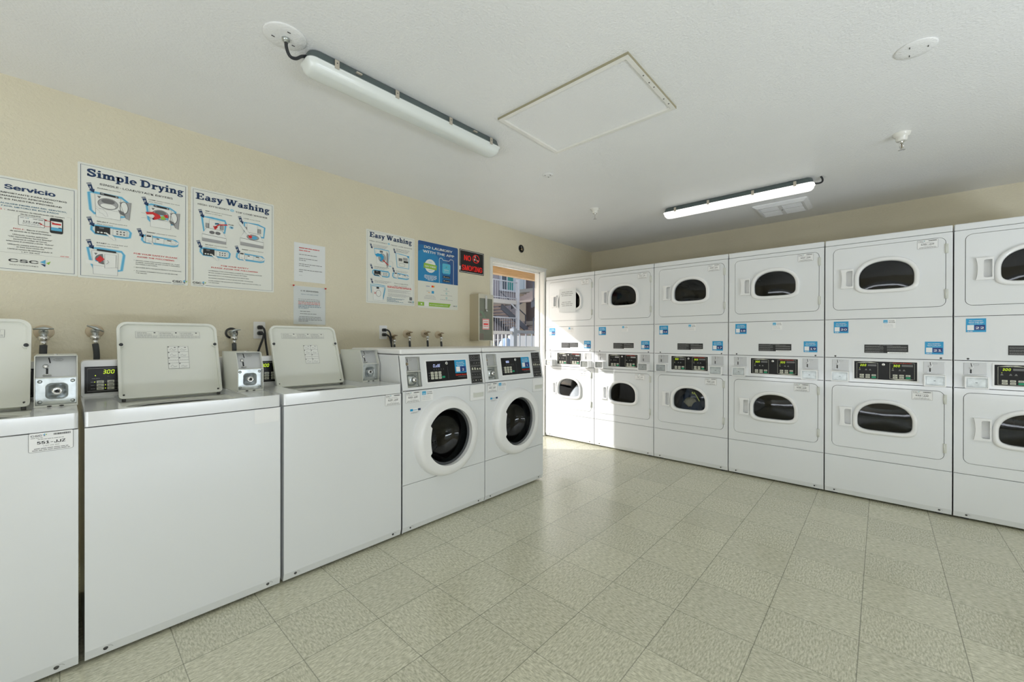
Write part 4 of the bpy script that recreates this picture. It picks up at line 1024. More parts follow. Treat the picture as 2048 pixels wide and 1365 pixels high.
def poster_servicio():
    p = PG(-.425, 1.978, 47., 45.5, postw); border(p, .22)
    p.text('Servicio', 23.2, 6.0, 3.0, navy, w=16., bold=.22); p.text('Solicitar', 5., 6.0, 3., navy, w=15.5, bold=.22)
    for y, t, xc, w in ((8.2, 'SU SATISFACCION ES IMPORTANTE PARA NOSOTROS', 24.5, 37.5), (9.7, 'Y EL FUNCIONAMIENTO APROPIADO', 26., 25.), (11.2, 'DE LAS MAQUINAS ES NUESTRA PRIORIDAD', 25., 33.)): p.text(t, xc, y, .95, ink, al='c', w=w, bold=.12)
    p.text('POR FAVOR, REPORTE CUALQUIER PROBLEMA DEL SERVICIO,', 25., 13.3, .85, teal, al='c', w=36.4, bold=.12); p.text('SIGUIENDO ESTE FACIL METODO DE DOS PASOS', 26., 14.6, .85, teal, al='c', w=29., bold=.12)
    p.text('PASO 1 :', 17.6, 16.3, .85, red, w=5.6, bold=.08); p.text('Anote el número de identificación (ID number)', 24., 16.3, .85, ink, w=18.4, bold=.05); p.text('de la máquina', 28., 17.5, .85, ink, w=6.4, bold=.05)
    p.line([(43.4, 15.4), (44.8, 15.4), (44.8, 36.5), (2., 36.5)], .09, inkl, 1)
    p.rect(27.3, 18.0, 35.8, 22.6, ink, 1, .4); p.rect(27.45, 18.15, 35.65, 22.45, white, 2, .35); p.text('123-APP', 31.6, 20.9, 1.15, ink, 3, 'c', w=5.6, bold=.08); p.greek(27.9, 19.0, 2.2, .5, inkl, 3); csc_mark(p.b, .302, -.191, .006, 3); p.greek(32., 19.0, 3.3, .45, inkg, 3, 1)
    for q in (21.4, 21.9): p.greek(28.6, q, 6., .3, inkl, 3, int(q * 10))
    p.rect(37.5, 16.9, 42.0, 24.6, ink, 2, .7); p.rect(37.9, 18.5, 41.6, 23.2, white, 3); p.rect(37.9, 21.6, 41.6, 23.2, skyb, 4); p.rect(38.2, 19.4, 41.3, 20.2, red, 4); p.rect(40.4, 21.4, 41.5, 21.8, navy, 5)
    p.line([(35.9, 18.6), (38.2, 19.1), (39.6, 19.8)], .22, red, 6); p.line([(34.6, 20.9), (36, 21.7), (38., 21.5)], .22, red, 6); p.poly([(35.6, 18.2), (36.5, 18.3), (36.2, 19.2)], red, 6); p.poly([(34., 20.5), (35., 20.6), (34.5, 21.4)], red, 6)
    p.text('PASO 2 :', 25.8, 24.9, .8, red, w=3.6, bold=.08); p.text('Reporte el problema', 30., 24.9, .85, ink, w=7., bold=.05); p.text('de servicio de la siguiente manera:', 24.8, 26.1, .85, ink, w=13.2, bold=.05)
    for y, t, w in ((27.8, 'Utilizando nuestra aplicacion', 11.2), (28.9, '"CSC ServiceWorks Service Request"', 14.), (30., 'escanea el codigo de barras,', 10.8), (31.1, 'selecciona el problema y enviar "Submit"', 15.2), (32.7, 'Utilizando nuestra solicitud de servicio', 14.2), (33.7, 'en linea www.cscsw.com', 8.8), (34.9, 'Llame el número de teléfono gratuito al', 14.2), (36., '1-877-264-6622', 5.8)):
        p.text(t, 31.2, y, .8, ink, al='c', w=w, bold=.05)
    p.greek(41., 36., 3.4, .4, red, 2)
    p.text('CSC', 24.4, 40.9, 2.0, ink, 3, w=9.3, bold=.18); csc_mark(p.b, .342, -.421, .036, 3); p.text('SERVICEWORKS', 24.6, 42.5, .75, inkg, 3, w=9.1)
    return p.done('instruction_poster', 'white Spanish-language poster headed Servicio, cut off by the photo edge', 'poster', 'washing and drying instruction posters')
def poster_app():
    p = PG(2.156, 2.103, 46.9, 61.3, mat('cream_print', (.78, .78, .70), .35, coat=.2), 1.2)
    body = mat('ink_app_blue', (.012, .23, .50), .35, coat=.2); dk = mat('ink_app_navy', (.015, .085, .27), .35, coat=.2); md_ = mat('ink_app_mid', (.012, .15, .38), .35, coat=.2)
    p.poly([(0, 36.7), (0, 1.2), (.4, .3), (1.2, 0), (45.7, 0), (46.5, .3), (46.9, 1.2), (46.9, 36.7)], dk, 1)
    p.poly([(0, 36.7), (0, 10.), (6, 7.5), (13, 8.), (22., 12.), (26, 20.), (27, 36.7)], body, 3); p.poly([(0, 36.7), (0, 4.), (7., 3.), (18, 4.), (30., 10.), (36., 20.), (38., 36.7)], md_, 2)
    p.text('DO LAUNDRY', 6.6, 6.0, 3.0, white, 5, w=33., bold=.18); p.text('WITH THE APP', 5.4, 10.2, 3.0, white, 5, w=36.4, bold=.18)
    p.poly([(13.5 + (6.1 + .3 * (k % 2)) * math.cos(2 * PI * k / 40), 22. + (6.1 + .3 * (k % 2)) * math.sin(2 * PI * k / 40)) for k in range(40)], white, 5); p.greek(11.4, 18.6, 4.4, .8, paleb, 6); p.greek(11.4, 26.4, 4.4, .8, paleb, 6, 3)
    p.poly([(6.2, 19.8), (21., 20.6), (20.6, 25.2), (5.8, 24.4)], green, 6); p.text('TRY FREE', 13.4, 23.4, 2.0, white, 7, 'c', w=12.4, bold=.16)
    for q, w in enumerate((13.8, 15, 14.4, 11.4, 7.)): p.greek(14 - w / 2, 31.6 + q * 1.05 - .4, w, .75, white, 5, q)
    p.line([(23.9, 36.7), (23.9, 14.), (24.6, 12.9), (26., 12.6), (27.2, 12.7), (27.6, 13.9), (28.6, 14.4), (35.4, 14.4), (36.4, 13.8), (36.8, 12.7), (39.6, 12.6), (40.8, 13.2), (41.1, 14.4), (41.1, 36.7)], .42, white, 5)
    p.rect(27.4, 17.4, 37.3, 27.2, mat('ink_app_icon', (.10, .50, .68), .35), 5, 1.6); csc_mark(p.b, .312, -.215, .024, 6); p.text('CSCPay', 32.4, 24.0, 1.3, white, 6, 'c', w=5.8, bold=.12); p.text('MOBILE', 32.4, 25.6, .9, white, 6, 'c', w=5.6)
    for y, t in ((29.3, 'App Store'), (33., 'Google Play')):
        p.rect(28.3, y, 36.8, y + 2.1, ink, 5, .4); p.text(t, 31., y + 1.5, .85, white, 6, w=5.2, bold=.06); p.ell(29.6, y + 1.05, .5, .5, white, 6, 12)
    p.text('VISA', 8.8, 41.4, 1.1, mat('ink_visa', (.02, .08, .35), .4), 2, w=4., bold=.1, shear=.25); p.ell(15.9, 40.8, .95, 1., neonred, 2, 18); p.ell(17.4, 40.8, .95, 1., mat('ink_orange', (.85, .35, .02), .4), 3, 18)
    p.greek(9.2, 45.8, 3.8, .6, inkl, 2); p.greek(11.2, 47., 2., .7, mat('ink_orange', (.85, .35, .02), .4), 2); p.rect(15.1, 45., 17.8, 47.4, stick_blue, 2)
    for y in (41.6, 46., 50.4): p.ring(32.6, y, .75, .75, .4, mat('ink_aqua', (.15, .50, .50), .4), 2, 14)
    for y, w in ((43.8, 7.), (48.2, 14.2), (52.4, 15.4)): p.greek(32.6 - w / 2, y, w, .55, inkl, 2, int(y))
    for q, w in enumerate((10.6, 13., 13.4)): p.greek(13.5 - w / 2, 50. + q * 1.3, w, .55, inkl, 2, q + 90)
    p.poly([(0, 56.), (38., 56.), (36., 59.4), (0, 59.4)], green, 2); p.rect(6.7, 55.1, 11.9, 59.6, white, 3); p.rect(3., 57.2, 4.6, 58.4, white, 3)
    p.text('at cscgomobile.com', 12.8, 58.2, 1.1, white, 3, w=21.5, bold=.12); p.csc(40.6, 58.2, 4.4, False)
    return p.done('advertising_poster', 'blue and cream poster headed DO LAUNDRY WITH THE APP', 'poster')
def sign_smoking():
    p = PG(2.646, 2.106, 33.6, 23.2, mat('sign_black', (.012, .012, .014), .3), .3)
    p.outl([(.9, .9), (32.7, .9), (32.7, 22.3), (.9, 22.3)], .42, white, 1)
    p.text('NO', 6.2, 10.6, 7.4, neonred, 2, w=8.8, bold=.14); p.text('SMOKING', 3.2, 20.6, 7.4, neonred, 2, w=27.6, bold=.12)
    p.ring(22.2, 7.3, 4.4, 4.0, .8, neonred, 3, 36); p.line([(19.4, 4.7), (25., 9.9)], .8, neonred, 4)
    p.rect(22.9, 8.4, 25.6, 9.3, white, 2); p.poly([(19.2, 7.5), (20.2, 7.1), (21.6, 8.5), (19.9, 9.3)], white, 2); p.line([(20., 6.2), (20.9, 5.4), (20.6, 4.5), (21.6, 3.9)], .5, white, 2); p.line([(21.3, 6.5), (22., 5.4), (21.8, 4.8)], .4, white, 2)
    p.rect(-.4, 17., 1.4, 20.8, paper, 5)
    return p.done('no_smoking_sign', 'black NO SMOKING sign with red letters beside the doorway', 'sign')
def papers():
    g = PG(1.105, 1.896, 22., 28., paper, .1, .0012)
    for y, w in ((3.8, 14.4), (5.6, 7.6)): g.greek(3.3, y, w, .8, red, 2, int(y * 10))
    g.text('PLEASE REMOVE CLOTHES', 3.3, 3.8, .8, red, 3, w=14.4)
    for y, w in ((8.5, 12.6), (11.4, 13.8), (12.7, 4.8), (15.4, 16.2), (16.7, 7.4), (19.6, 16.4), (20.9, 3.)): g.greek(3.3, y, w, .62, inkg, 2, int(y * 10))
    g.greek(3.3, 23.5, 2.4, .3, inkl, 2)
    o = g.done('paper_notice', 'upper taped paper notice with a red heading, blueish plastic sleeve', 'notice', 'paper notices taped to the wall')
    g = PG(1.102, 1.583, 22.4, 27.6, paper, .1, .0012)
    g.text('C D WASHERS', 4.8, 3.7, 1.1, ink, 3, w=12.4, bold=.1); g.text('Before you start a load', 5.2, 6., .8, teal, 3, w=11.8)
    for q, (y, w) in enumerate(((9.6, 15.), (10.8, 15.4), (11.8, 15.6), (12.9, 15.4), (13.9, 15.2), (15., 16.), (16., 7.))): g.greek(3.1, y, w, .55, (inkl, inkg, red, red, teal, teal, teal)[q], 2, q)
    for q, (x, y, w) in enumerate(((4.4, 18.4, 7.6), (4.4, 20.1, 11.6), (3.8, 22.4, 15.), (3.3, 23.5, 16.), (3.3, 24.5, 16.6), (3.3, 25.5, 6.6))): g.greek(x, y, w, .55, inkg, 2, q + 9)
    o = g.done('paper_notice', 'lower paper notice in a wrinkled plastic sleeve held by red pins', 'notice', 'paper notices taped to the wall')
    # clear sleeve with crinkles
    b = MB(); n = 60; rows = []
    for r_ in range(10):
        z = -.002 - .279 * r_ / 9; row = []
        for k in range(n + 1):
            x = -.003 + .231 * k / n; amp = .0022 * max(0, 1 - r_ / (5. + 5 * (k / n))) * math.sin(k * 1.35 + .12 * r_ * (k / n) * 6) * (1 if 14 < k < 58 else .2)
            row.append((x, -.0062 - abs(amp), z))
        rows.append(row)
    b.loft(rows, glass_mat('plastic_sleeve', (.95, .96, .96), .10), cyc=False)
    sl = b.build('plastic_sleeve', o)
    for i, (x, z, s_) in enumerate(((1.099, 1.583, 'left'), (1.324, 1.579, 'right'))):
        q = MB(); q.lathe([(.0055, 0), (.0055, -.002), (.003, -.004), (.0045, -.010), (.0, -.0105)], (0, 0, 0), red, 'y', 14)
        ob = q.build('push_pin'); ob.location = (x, 3.1065, z); tag(ob, 'red push pin at the upper %s corner of the lower paper notice' % s_, 'push pin', 'red push pins')
    # notice on the dryer door
    q = MB(); q.frame((0, 0, 0)); L = []
    for r_ in range(8):
        z = -.280 * r_ / 7; L.append([(.235 * k / 8, -.0235 - .004 * math.sin(PI * k / 8) - (.004 if r_ == 7 else 0), z) for k in range(9)])
    q.loft(L, paper, cyc=False)
    for k, (y, w) in enumerate(((.045, .15), (.066, .17), (.087, .15), (.165, .14), (.186, .16), (.207, .14))):
        q.frame((.115 - w / 2, -.0285, -y)); q.greek(0, 0, w, .012, inkl, 1, k)
    ob = q.build('paper_notice'); ob.location = (4.022, 2.865, 1.806); ob.rotation_euler = (0, .0, -PI / 2)
    tag(ob, 'white paper notice taped over the upper window of the dryer by the doorway', 'notice')
# ------------------------------------------------------------------ room shell
YA, XB, ZC, XW, YN = 3.115, 5.1463, 2.4662, -2.3, -2.9
wall_paint = mat('cream_wall_paint', (.735, .68, .53), .5)
noise_bump(wall_paint, 75., .0035, 3., colvar=.05, cscale=1.2)
ceil_paint = mat('ceiling_gloss_paint', (.865, .87, .88), .36)
noise_bump(ceil_paint, 110., .0026, 2.5, colvar=.02, cscale=1.5)
white_gloss = noise_bump(mat('white_gloss_paint', (.82, .81, .77), .25, coat=.2), 14., .002)

def floor_mat():
    m = mat('vinyl_composition_tile', (.5, .5, .42), .24, spec=.6); nt, b = nodes_of(m); L = nt.links.new
    tc = N(nt, 'ShaderNodeTexCoord'); sep = N(nt, 'ShaderNodeSeparateXYZ'); L(tc.outputs['Object'], sep.inputs[0])
    def M(op, a, b_=None, c=None):
        n = N(nt, 'ShaderNodeMath', operation=op)
        for i, v in enumerate((a, b_, c)):
            if v is None: continue
            if isinstance(v, (int, float)): n.inputs[i].default_value = v
            else: L(v, n.inputs[i])
        return n.outputs[0]
    T = .30525
    tx = M('DIVIDE', M('ADD', sep.outputs[0], -1.8195 + T * 20), T); ty = M('DIVIDE', M('ADD', sep.outputs[1], -.062 + T * 20), T)
    fx, fy = M('FRACT', tx), M('FRACT', ty); ix, iy = M('FLOOR', tx), M('FLOOR', ty)
    d = M('MINIMUM', M('MINIMUM', fx, M('SUBTRACT', 1., fx)), M('MINIMUM', fy, M('SUBTRACT', 1., fy)))
    dx = M('MINIMUM', fx, M('SUBTRACT', 1., fx)); dy = M('MINIMUM', fy, M('SUBTRACT', 1., fy))
    cb = N(nt, 'ShaderNodeCombineXYZ'); L(ix, cb.inputs[0]); L(iy, cb.inputs[1])
    wn = N(nt, 'ShaderNodeTexWhiteNoise', noise_dimensions='2D'); L(cb.outputs[0], wn.inputs['Vector'])
    par = M('MODULO', M('ADD', ix, iy), 2.)
    # streaky chips, turned a quarter from tile to tile
    def streak(sx, sy):
        mp = N(nt, 'ShaderNodeMapping'); mp.inputs['Scale'].default_value = (sx, sy, 1); L(tc.outputs['Object'], mp.inputs['Vector'])
        no = N(nt, 'ShaderNodeTexNoise'); no.inputs['Scale'].default_value = 1.; no.inputs['Detail'].default_value = 3.; no.inputs['Roughness'].default_value = .65
        L(mp.outputs[0], no.inputs['Vector']); return no.outputs['Fac']
    mx = N(nt, 'ShaderNodeMix'); L(M('LESS_THAN', par, .5), mx.inputs[0]); L(streak(150, 45), mx.inputs[2]); L(streak(45, 150), mx.inputs[3])
    cr = N(nt, 'ShaderNodeValToRGB'); L(mx.outputs[0], cr.inputs[0]); e = cr.color_ramp.elements
    e[0].position = .34; e[0].color = (.42, .41, .30, 1); e[1].position = .68; e[1].color = (.75, .735, .59, 1)
    q = e.new(.5); q.color = (.58, .565, .43, 1)
    hs = N(nt, 'ShaderNodeHueSaturation'); L(cr.outputs[0], hs.inputs['Color']); L(M('ADD', M('MULTIPLY', wn.outputs['Value'], .10), .95), hs.inputs['Value'])
    n2 = N(nt, 'ShaderNodeTexNoise'); n2.inputs['Scale'].default_value = .9; L(tc.outputs['Object'], n2.inputs['Vector'])
    # joints: long joints darker than the cross joints
    jx = N(nt, 'ShaderNodeMapRange'); L(dx, jx.inputs[0]); jx.inputs[1].default_value = .0035; jx.inputs[2].default_value = .0062; jx.inputs[3].default_value = .58; jx.inputs[4].default_value = 1.
    jy = N(nt, 'ShaderNodeMapRange'); L(dy, jy.inputs[0]); jy.inputs[1].default_value = .0035; jy.inputs[2].default_value = .0065; jy.inputs[3].default_value = .5; jy.inputs[4].default_value = 1.
    j = M('MULTIPLY', jx.outputs[0], jy.outputs[0])
    # specks of dirt
    vo = N(nt, 'ShaderNodeTexVoronoi'); vo.inputs['Scale'].default_value = 3.1; L(tc.outputs['Object'], vo.inputs['Vector'])
    sp = N(nt, 'ShaderNodeMapRange'); L(vo.outputs['Distance'], sp.inputs[0]); sp.inputs[1].default_value = .010; sp.inputs[2].default_value = .018; sp.inputs[3].default_value = .35; sp.inputs[4].default_value = 1.
    mm = N(nt, 'ShaderNodeMix', data_type='RGBA', blend_type='MULTIPLY'); mm.inputs[0].default_value = 1.
    L(hs.outputs['Color'], mm.inputs[6]); cc = N(nt, "ShaderNodeCombineColor"); v = j
    for k in range(3): L(v, cc.inputs[k])
    L(cc.outputs[0], mm.inputs[7]); L(mm.outputs[2], b.inputs['Base Color'])
    rr = N(nt, 'ShaderNodeMapRange'); L(n2.outputs['Fac'], rr.inputs[0]); rr.inputs[1].default_value = .3; rr.inputs[2].default_value = .7; rr.inputs[3].default_value = .19; rr.inputs[4].default_value = .255
    L(rr.outputs[0], b.inputs['Roughness'])
    n3 = N(nt, 'ShaderNodeTexNoise'); n3.inputs['Scale'].default_value = 7.; n3.inputs['Detail'].default_value = 4.; L(tc.outputs['Object'], n3.inputs['Vector'])
    bp = N(nt, 'ShaderNodeBump'); bp.inputs['Distance'].default_value = .0022; L(M('ADD', n3.outputs['Fac'], M('MULTIPLY', j, .25)), bp.inputs['Height']); L(bp.outputs[0], b.inputs['Normal'])
    return m
b = MB(); b.box(XW - .15, XB + .15, YN - .15, YA + .13, -.12, 0, floor_mat()); struct(b.build('floor'))
HX, HY = (1.692, 2.213), (.852, 1.604)      # attic hatch hole
b = MB(); b.plate(rrect(XW - .15, YN - .15, XB + .15, YA + .13), (), ZC, ZC + .12, ceil_paint, 'xy'); struct(b.build('ceiling'))
# wall with the doorway (the photo's left wall)
DX0, DX1, DZ1 = 3.106, 4.011, 2.045
b = MB(); b.box(XW - .15, DX0, YA, YA + .13, 0, ZC, wall_paint); b.box(DX1, XB + .15, YA, YA + .13, 0, ZC, wall_paint); b.box(DX0, DX1, YA, YA + .13, DZ1, ZC, wall_paint)
struct(b.build('wall_left'))
b = MB(); b.box(XB, XB + .15, YN, YA, 0, ZC, wall_paint); struct(b.build('wall_far'))
# walls behind the camera, each with an unseen window shaped low for fill
WB = (-1.9, 1.9, .06, 1.30)                  # window in wall_back: y0,y1,z0,z1
b = MB(); b.box(XW - .15, XW, YN, WB[0], 0, ZC, wall_paint); b.box(XW - .15, XW, WB[1], YA, 0, ZC, wall_paint); b.box(XW - .15, XW, WB[0], WB[1], 0, WB[2], wall_paint); b.box(XW - .15, XW, WB[0], WB[1], WB[3], ZC, wall_paint)
struct(b.build('wall_back'))
WR = (-.2, 2.4, .06, 1.30)
b = MB(); b.box(XW - .15, WR[0], YN - .15, YN, 0, ZC, wall_paint); b.box(WR[1], XB + .15, YN - .15, YN, 0, ZC, wall_paint); b.box(WR[0], WR[1], YN - .15, YN, 0, WR[2], wall_paint); b.box(WR[0], WR[1], YN - .15, YN, WR[3], ZC, wall_paint)
struct(b.build('wall_right'))
for nm, (u0, u1, z0, z1), horiz in (('unseen_window_1', WB, False), ('unseen_window_2', WR, True)):
    b = MB(); g = MB(); n = 3
    def bx(a0, a1, c0, c1, d0, d1, bb, m):
        if horiz: bb.box(a0, a1, YN - .10 + d0, YN - .10 + d1, c0, c1, m)
        else: bb.box(XW - .10 + d0, XW - .10 + d1, a0, a1, c0, c1, m)
    for z in (z0, z1 - .04): bx(u0, u1, z, z + .04, 0, .05, b, white_gloss)
    for k in range(n + 1):
        u = u0 + (u1 - u0 - .04) * k / n; bx(u, u + .04, z0, z1, 0, .05, b, white_gloss)
    w = struct(b.build(nm)); bx(u0 + .01, u1 - .01, z0 + .01, z1 - .01, .022, .026, g, glass_clear); g.build('window_pane', w)

# doorway: casing, jamb, stop, threshold
b = MB()
b.plate([(DX0 - .036, 0), (DX0 - .036, DZ1 + .036), (DX1 + .036, DZ1 + .036), (DX1 + .036, 0), (DX1, 0), (DX1, DZ1), (DX0, DZ1), (DX0, 0)], (), YA - .014, YA + .002, white_gloss)
b.plate([(DX0 - .040, DZ1 + .030), (DX1 + .046, DZ1 + .030), (DX1 + .046, DZ1 + .042), (DX0 - .040, DZ1 + .042)], (), YA - .022, YA + .002, white_gloss)
dcase = struct(b.build('door_1', bevel=.002))
b = MB(); e = .004
b.box(DX0, DX0 + e, YA + .002, YA + .135, 0, DZ1, white_gloss); b.box(DX1 - e, DX1, YA + .002, YA + .135, 0, DZ1, white_gloss); b.box(DX0, DX1, YA + .002, YA + .135, DZ1 - e, DZ1, white_gloss)
b.box(DX0 + e, DX0 + e + .012, YA + .06, YA + .10, 0, DZ1, white_gloss); b.box(DX1 - e - .012, DX1 - e, YA + .06, YA + .10, 0, DZ1, white_gloss); b.box(DX0, DX1, YA + .06, YA + .10, DZ1 - e - .014, DZ1 - e, white_gloss)
b.build('door_jamb', dcase)
b = MB(); b.box(DX0, DX1, YA - .0, YA + .15, .0, .012, mat('threshold_metal', (.5, .5, .48), .4, metal=.8)); b.build('door_threshold', dcase)
# hinge and strike details of the frame
b = MB()
for z in (.25, 1.1, 1.85): b.box(DX1 - e - .002, DX1 - e, YA + .105, YA + .132, z, z + .09, grey_box)
b.build('door_hinge', dcase)

# ------------------------------------------------------------------ ceiling things
b = MB(); tw = .024
olive = mat('olive_trim_shadow', (.36, .33, .22), .6)  # olive strips paint the dark shadow line along the hatch trim
O = rrect(HX[0] - tw, HY[0] - tw, HX[1] + tw, HY[1] + tw)
b.plate(O, [rrect(HX[0], HY[0], HX[1], HY[1])], ZC - .013, ZC + .001, white_gloss, 'xy')
hf = b.build('attic_hatch', bevel=.002); tag(hf, 'white attic access hatch with wooden trim in the ceiling', 'hatch')
b = MB(); b.box(HX[0], HX[1], HY[0], HY[1], ZC - .003, ZC + .001, ceil_paint); b.build('hatch_panel', hf)
b = MB()
b.box(HX[0] - tw - .0005, HX[0] - tw + .001, HY[0] - tw, HY[1] + tw, ZC - .0125, ZC, olive); b.box(HX[0] - tw, HX[1] + tw, HY[0] - tw - .001, HY[0] - tw + .0005, ZC - .0125, ZC, olive)
b.box(HX[0] - .001, HX[0] + .001, HY[0], HY[1], ZC - .013, ZC, white_gloss)
b.build('trim_edge_shadow', hf)
b = MB()
for x, y in ((1.85, HY[0] - .012), (1.92, HY[0] - .010), (1.97, HY[0] - .013), (2.10, HY[0] - .010), (2.16, HY[0] - .012)): b.lathe([(.004, 0), (.003, -.0015), (0, -.0015)], (x, y, ZC - .013), screwm, 'z', 8)
b.build('trim_screw', hf)

def light(name, lab, cx, cy, rz, lens, grp='sealed tube light fixtures on the ceiling', length=1.17):
    t = thing(name, lab, 'ceiling light', (cx, cy, ZC), rz, grp); h = length / 2; w = .058
    b = MB(); L = []
    for off, z in ((-.016, 0), (-.010, -.006), (-.004, -.030), (0, -.040), (.003, -.044)): L.append([(a, c, z) for a, c in rrect(-h - off + .0, -w - off, h + off, w + off, .035, 6)])
    b.loft(L, hous, True, True); b.build('housing', t)
    b = MB(); L = []
    for off, z in ((.004, -.044), (.004, -.050), (0, -.052), (-.004, -.072), (-.014, -.086), (-.030, -.091)): L.append([(a, c, z) for a, c in rrect(-h - off, -w - off, h + off, w + off, min(.034, w + off - .002), 6)])
    b.loft(L, lens, True, True); b.build('diffuser', t)
    for k in (-.80, -.30, .30, .80) if lens is lens_on else (-.80, -.28, .30, .84):
        for sg in (-1, 1):
            b = MB(); x = k * h; b.box(x - .010, x + .010, sg * (w + .004) if sg > 0 else -w - .0075, (w + .0075) if sg > 0 else -(w + .004), -.054, -.016, clipm)
            b.frame((x, -(w + .0077), -.030), out=(0, -1, 0)); b.poly(ell(0, 0, .003, n=10), screwm, 1) if sg < 0 else None
            b.build('clip', t)
    for k in (-.62, .62):
        b = MB(); b.box(k * h - .014, k * h + .014, -w - .006, -w + .01, -.026, -.020, clipm); b.build('mounting_tab', t)
    return t
light('tube_light', 'unlit tube light with pale diffuser above the posters', 1.293, 1.868, -.018, lens_off)
light('tube_light', 'lit tube light with white glowing diffuser in front of the dryers', 3.935, .975, PI / 2, lens_on)
b = MB(); b.tube([(.625, 1.853, ZC - .004), (.627, 1.852, ZC - .045), (.640, 1.850, ZC - .075), (.665, 1.855, ZC - .070), (.69, 1.862, ZC - .045), (.712, 1.868, ZC - .030)], .0065, rubber, 10)
b.lathe([(.016, 0), (.016, -.012), (.010, -.014), (.010, -.020)], (.625, 1.853, ZC - .004), zinc, 'z', 6)
tag(b.build('light_cable'), 'black power cable looping from ceiling plate to the unlit tube light', 'cable')
b = MB(); b.tube([(3.985, .392, ZC - .030), (4.0, .365, ZC - .030), (3.99, .345, ZC - .026), (3.955, .340, ZC - .016), (3.93, .348, ZC - .002)], .0065, rubber, 10)
tag(b.build('light_cable'), 'short black power cable at the near end of the lit tube light', 'cable')
for x, y, r, lab in ((.622, 1.853, .082, 'round painted ceiling plate with the black cable through it'), (2.490, -.108, .070, 'round painted ceiling plate with small slots, right side of the ceiling'), (2.500, 1.900, .042, 'small round ceiling plate near the attic hatch, toward the sprinkler')):
    b = MB(); b.lathe([(r, 0), (r, -.003), (r - .004, -.0055), (r * .5, -.007), (0, -.0075)], (0, 0, 0), ceil_paint, 'z', 36)
    for k in range(3):
        a = 2.1 * k + .5; b.box(r * .55 * math.cos(a) - .006, r * .55 * math.cos(a) + .006, r * .55 * math.sin(a) - .0015, r * .55 * math.sin(a) + .0015, -.009, -.0055, screwm)
    o = b.build('ceiling_plate'); o.location = (x, y, ZC); tag(o, lab, 'cover plate', 'round cover plates on the ceiling')
def sprinkler(x, y, lab, s=1.):
    t = thing('fire_sprinkler', lab, 'sprinkler', (x, y, ZC), .6, 'pendent fire sprinklers')
    b = MB(); b.lathe([(.050 * s, 0), (.049 * s, -.004), (.040 * s, -.018), (.032 * s, -.022), (.031 * s, -.040), (.027 * s, -.046), (.012 * s, -.047), (.012 * s, -.03)], (0, 0, 0), white_gloss, 'z', 32, False); b.build('escutcheon', t)
    b = MB(); b.lathe([(.012, -.035), (.013, -.052), (.009, -.056), (.009, -.062)], (0, 0, 0), chrome, 'z', 12)
    for sg in (-1, 1): b.tube([(sg * .009, 0, -.056), (sg * .015, 0, -.068), (sg * .013, 0, -.082), (0, 0, -.096)], .0028, chrome, 8)
    b.tube([(0, 0, -.060), (0, 0, -.094)], .0024, brass, 8)
    b.build('sprinkler_frame', t)
    b = MB()
    b.lathe([(.003, -.094), (.006, -.096), (.0045, -.099)], (0, 0, 0), chrome, 'z', 12)
    for k in range(10):
        a = 2 * PI * k / 10; c, s_ = math.cos(a), math.sin(a); q = .0035
        b.add([(.004 * c - q * .4 * s_, .004 * s_ + q * .4 * c, -.0985), (.017 * c - q * s_, .017 * s_ + q * c, -.101), (.017 * c + q * s_, .017 * s_ - q * c, -.101), (.004 * c + q * .4 * s_, .004 * s_ - q * .4 * c, -.0985)], [(0, 1, 2, 3)], chrome)
    b.build('deflector', t)
sprinkler(3.447, 2.050, 'white cup fire sprinkler nearer the doorway', .8)
sprinkler(3.456, -.090, 'white cup fire sprinkler at the right, beyond the lit tube light', .88)
# exhaust fan grille
t = thing('exhaust_fan_grille', 'off-white exhaust fan grille on the ceiling behind the lit tube light', 'fan', (4.60, .70, ZC))
b = MB(); L = []
for off, z in ((0, 0), (0, -.008), (-.030, -.026)): L.append([(a, c, z) for a, c in rrect(-.205 - off, -.215 - off, .205 + off, .215 + off, .012, 4)])
b.loft(L, ceil_paint, smooth=False); I = rrect(-.160, -.170, .160, .170, .004, 4)
b.plate(rrect(-.175, -.185, .175, .185, .01), [I], -.027, -.020, ceil_paint, 'xy'); b.build('grille_frame', t)
b = MB(); b.box(-.160, .160, -.170, .170, -.021, -.018, ceil_paint)
for k in range(15):
    if k != 7: b.box(-.150 + k * .021, -.141 + k * .021, -.162, .162, -.0245, -.021, ceil_paint)
b.box(-.162, .162, -.014, .014, -.026, -.020, ceil_paint); b.build('louvre_panel', t)
b = MB(); b.lathe([(.007, -.026), (.005, -.029), (0, -.029)], (0, 0, 0), screwm, 'z', 10); b.build('centre_screw', t)

# ------------------------------------------------------------------ wall things
def outlet(x, z, lab, cords, plab):
    t = thing('power_outlet', lab, 'outlet', (x, YA, z), 0, 'duplex power outlets')
    b = MB(); b.plate(rrect(-.035, -.057, .035, .057, .005, 4), (), -.006, 0, plastic); b.build('cover_plate', t, .002)
    for s_ in (-1, 1):
        b = MB(); b.plate(rrect(-.017, s_ * .0195 - .014, .017, s_ * .0195 + .014, .010, 5), (), -.0085, -.004, grey_box); b.build('socket', t)
    for k, (s_, path) in enumerate(cords):
        p = MB(); p.plate(rrect(-.014, s_ * .0195 - .013, .014, s_ * .0195 + .012, .008, 4), (), -.034, -.009, rubber)
        p.tube([(0, -.030, s_ * .0195), (.006, -.042, s_ * .0195 - .004)], .010, rubber, 10)
        p.tube([(.004, -.038, s_ * .0195)] + path, .0065, rubber, 8)
        o = p.build('plug_and_cord', None); o.location = (x, YA, z); tag(o, plab[k], 'power cord', 'black plugs and cords')
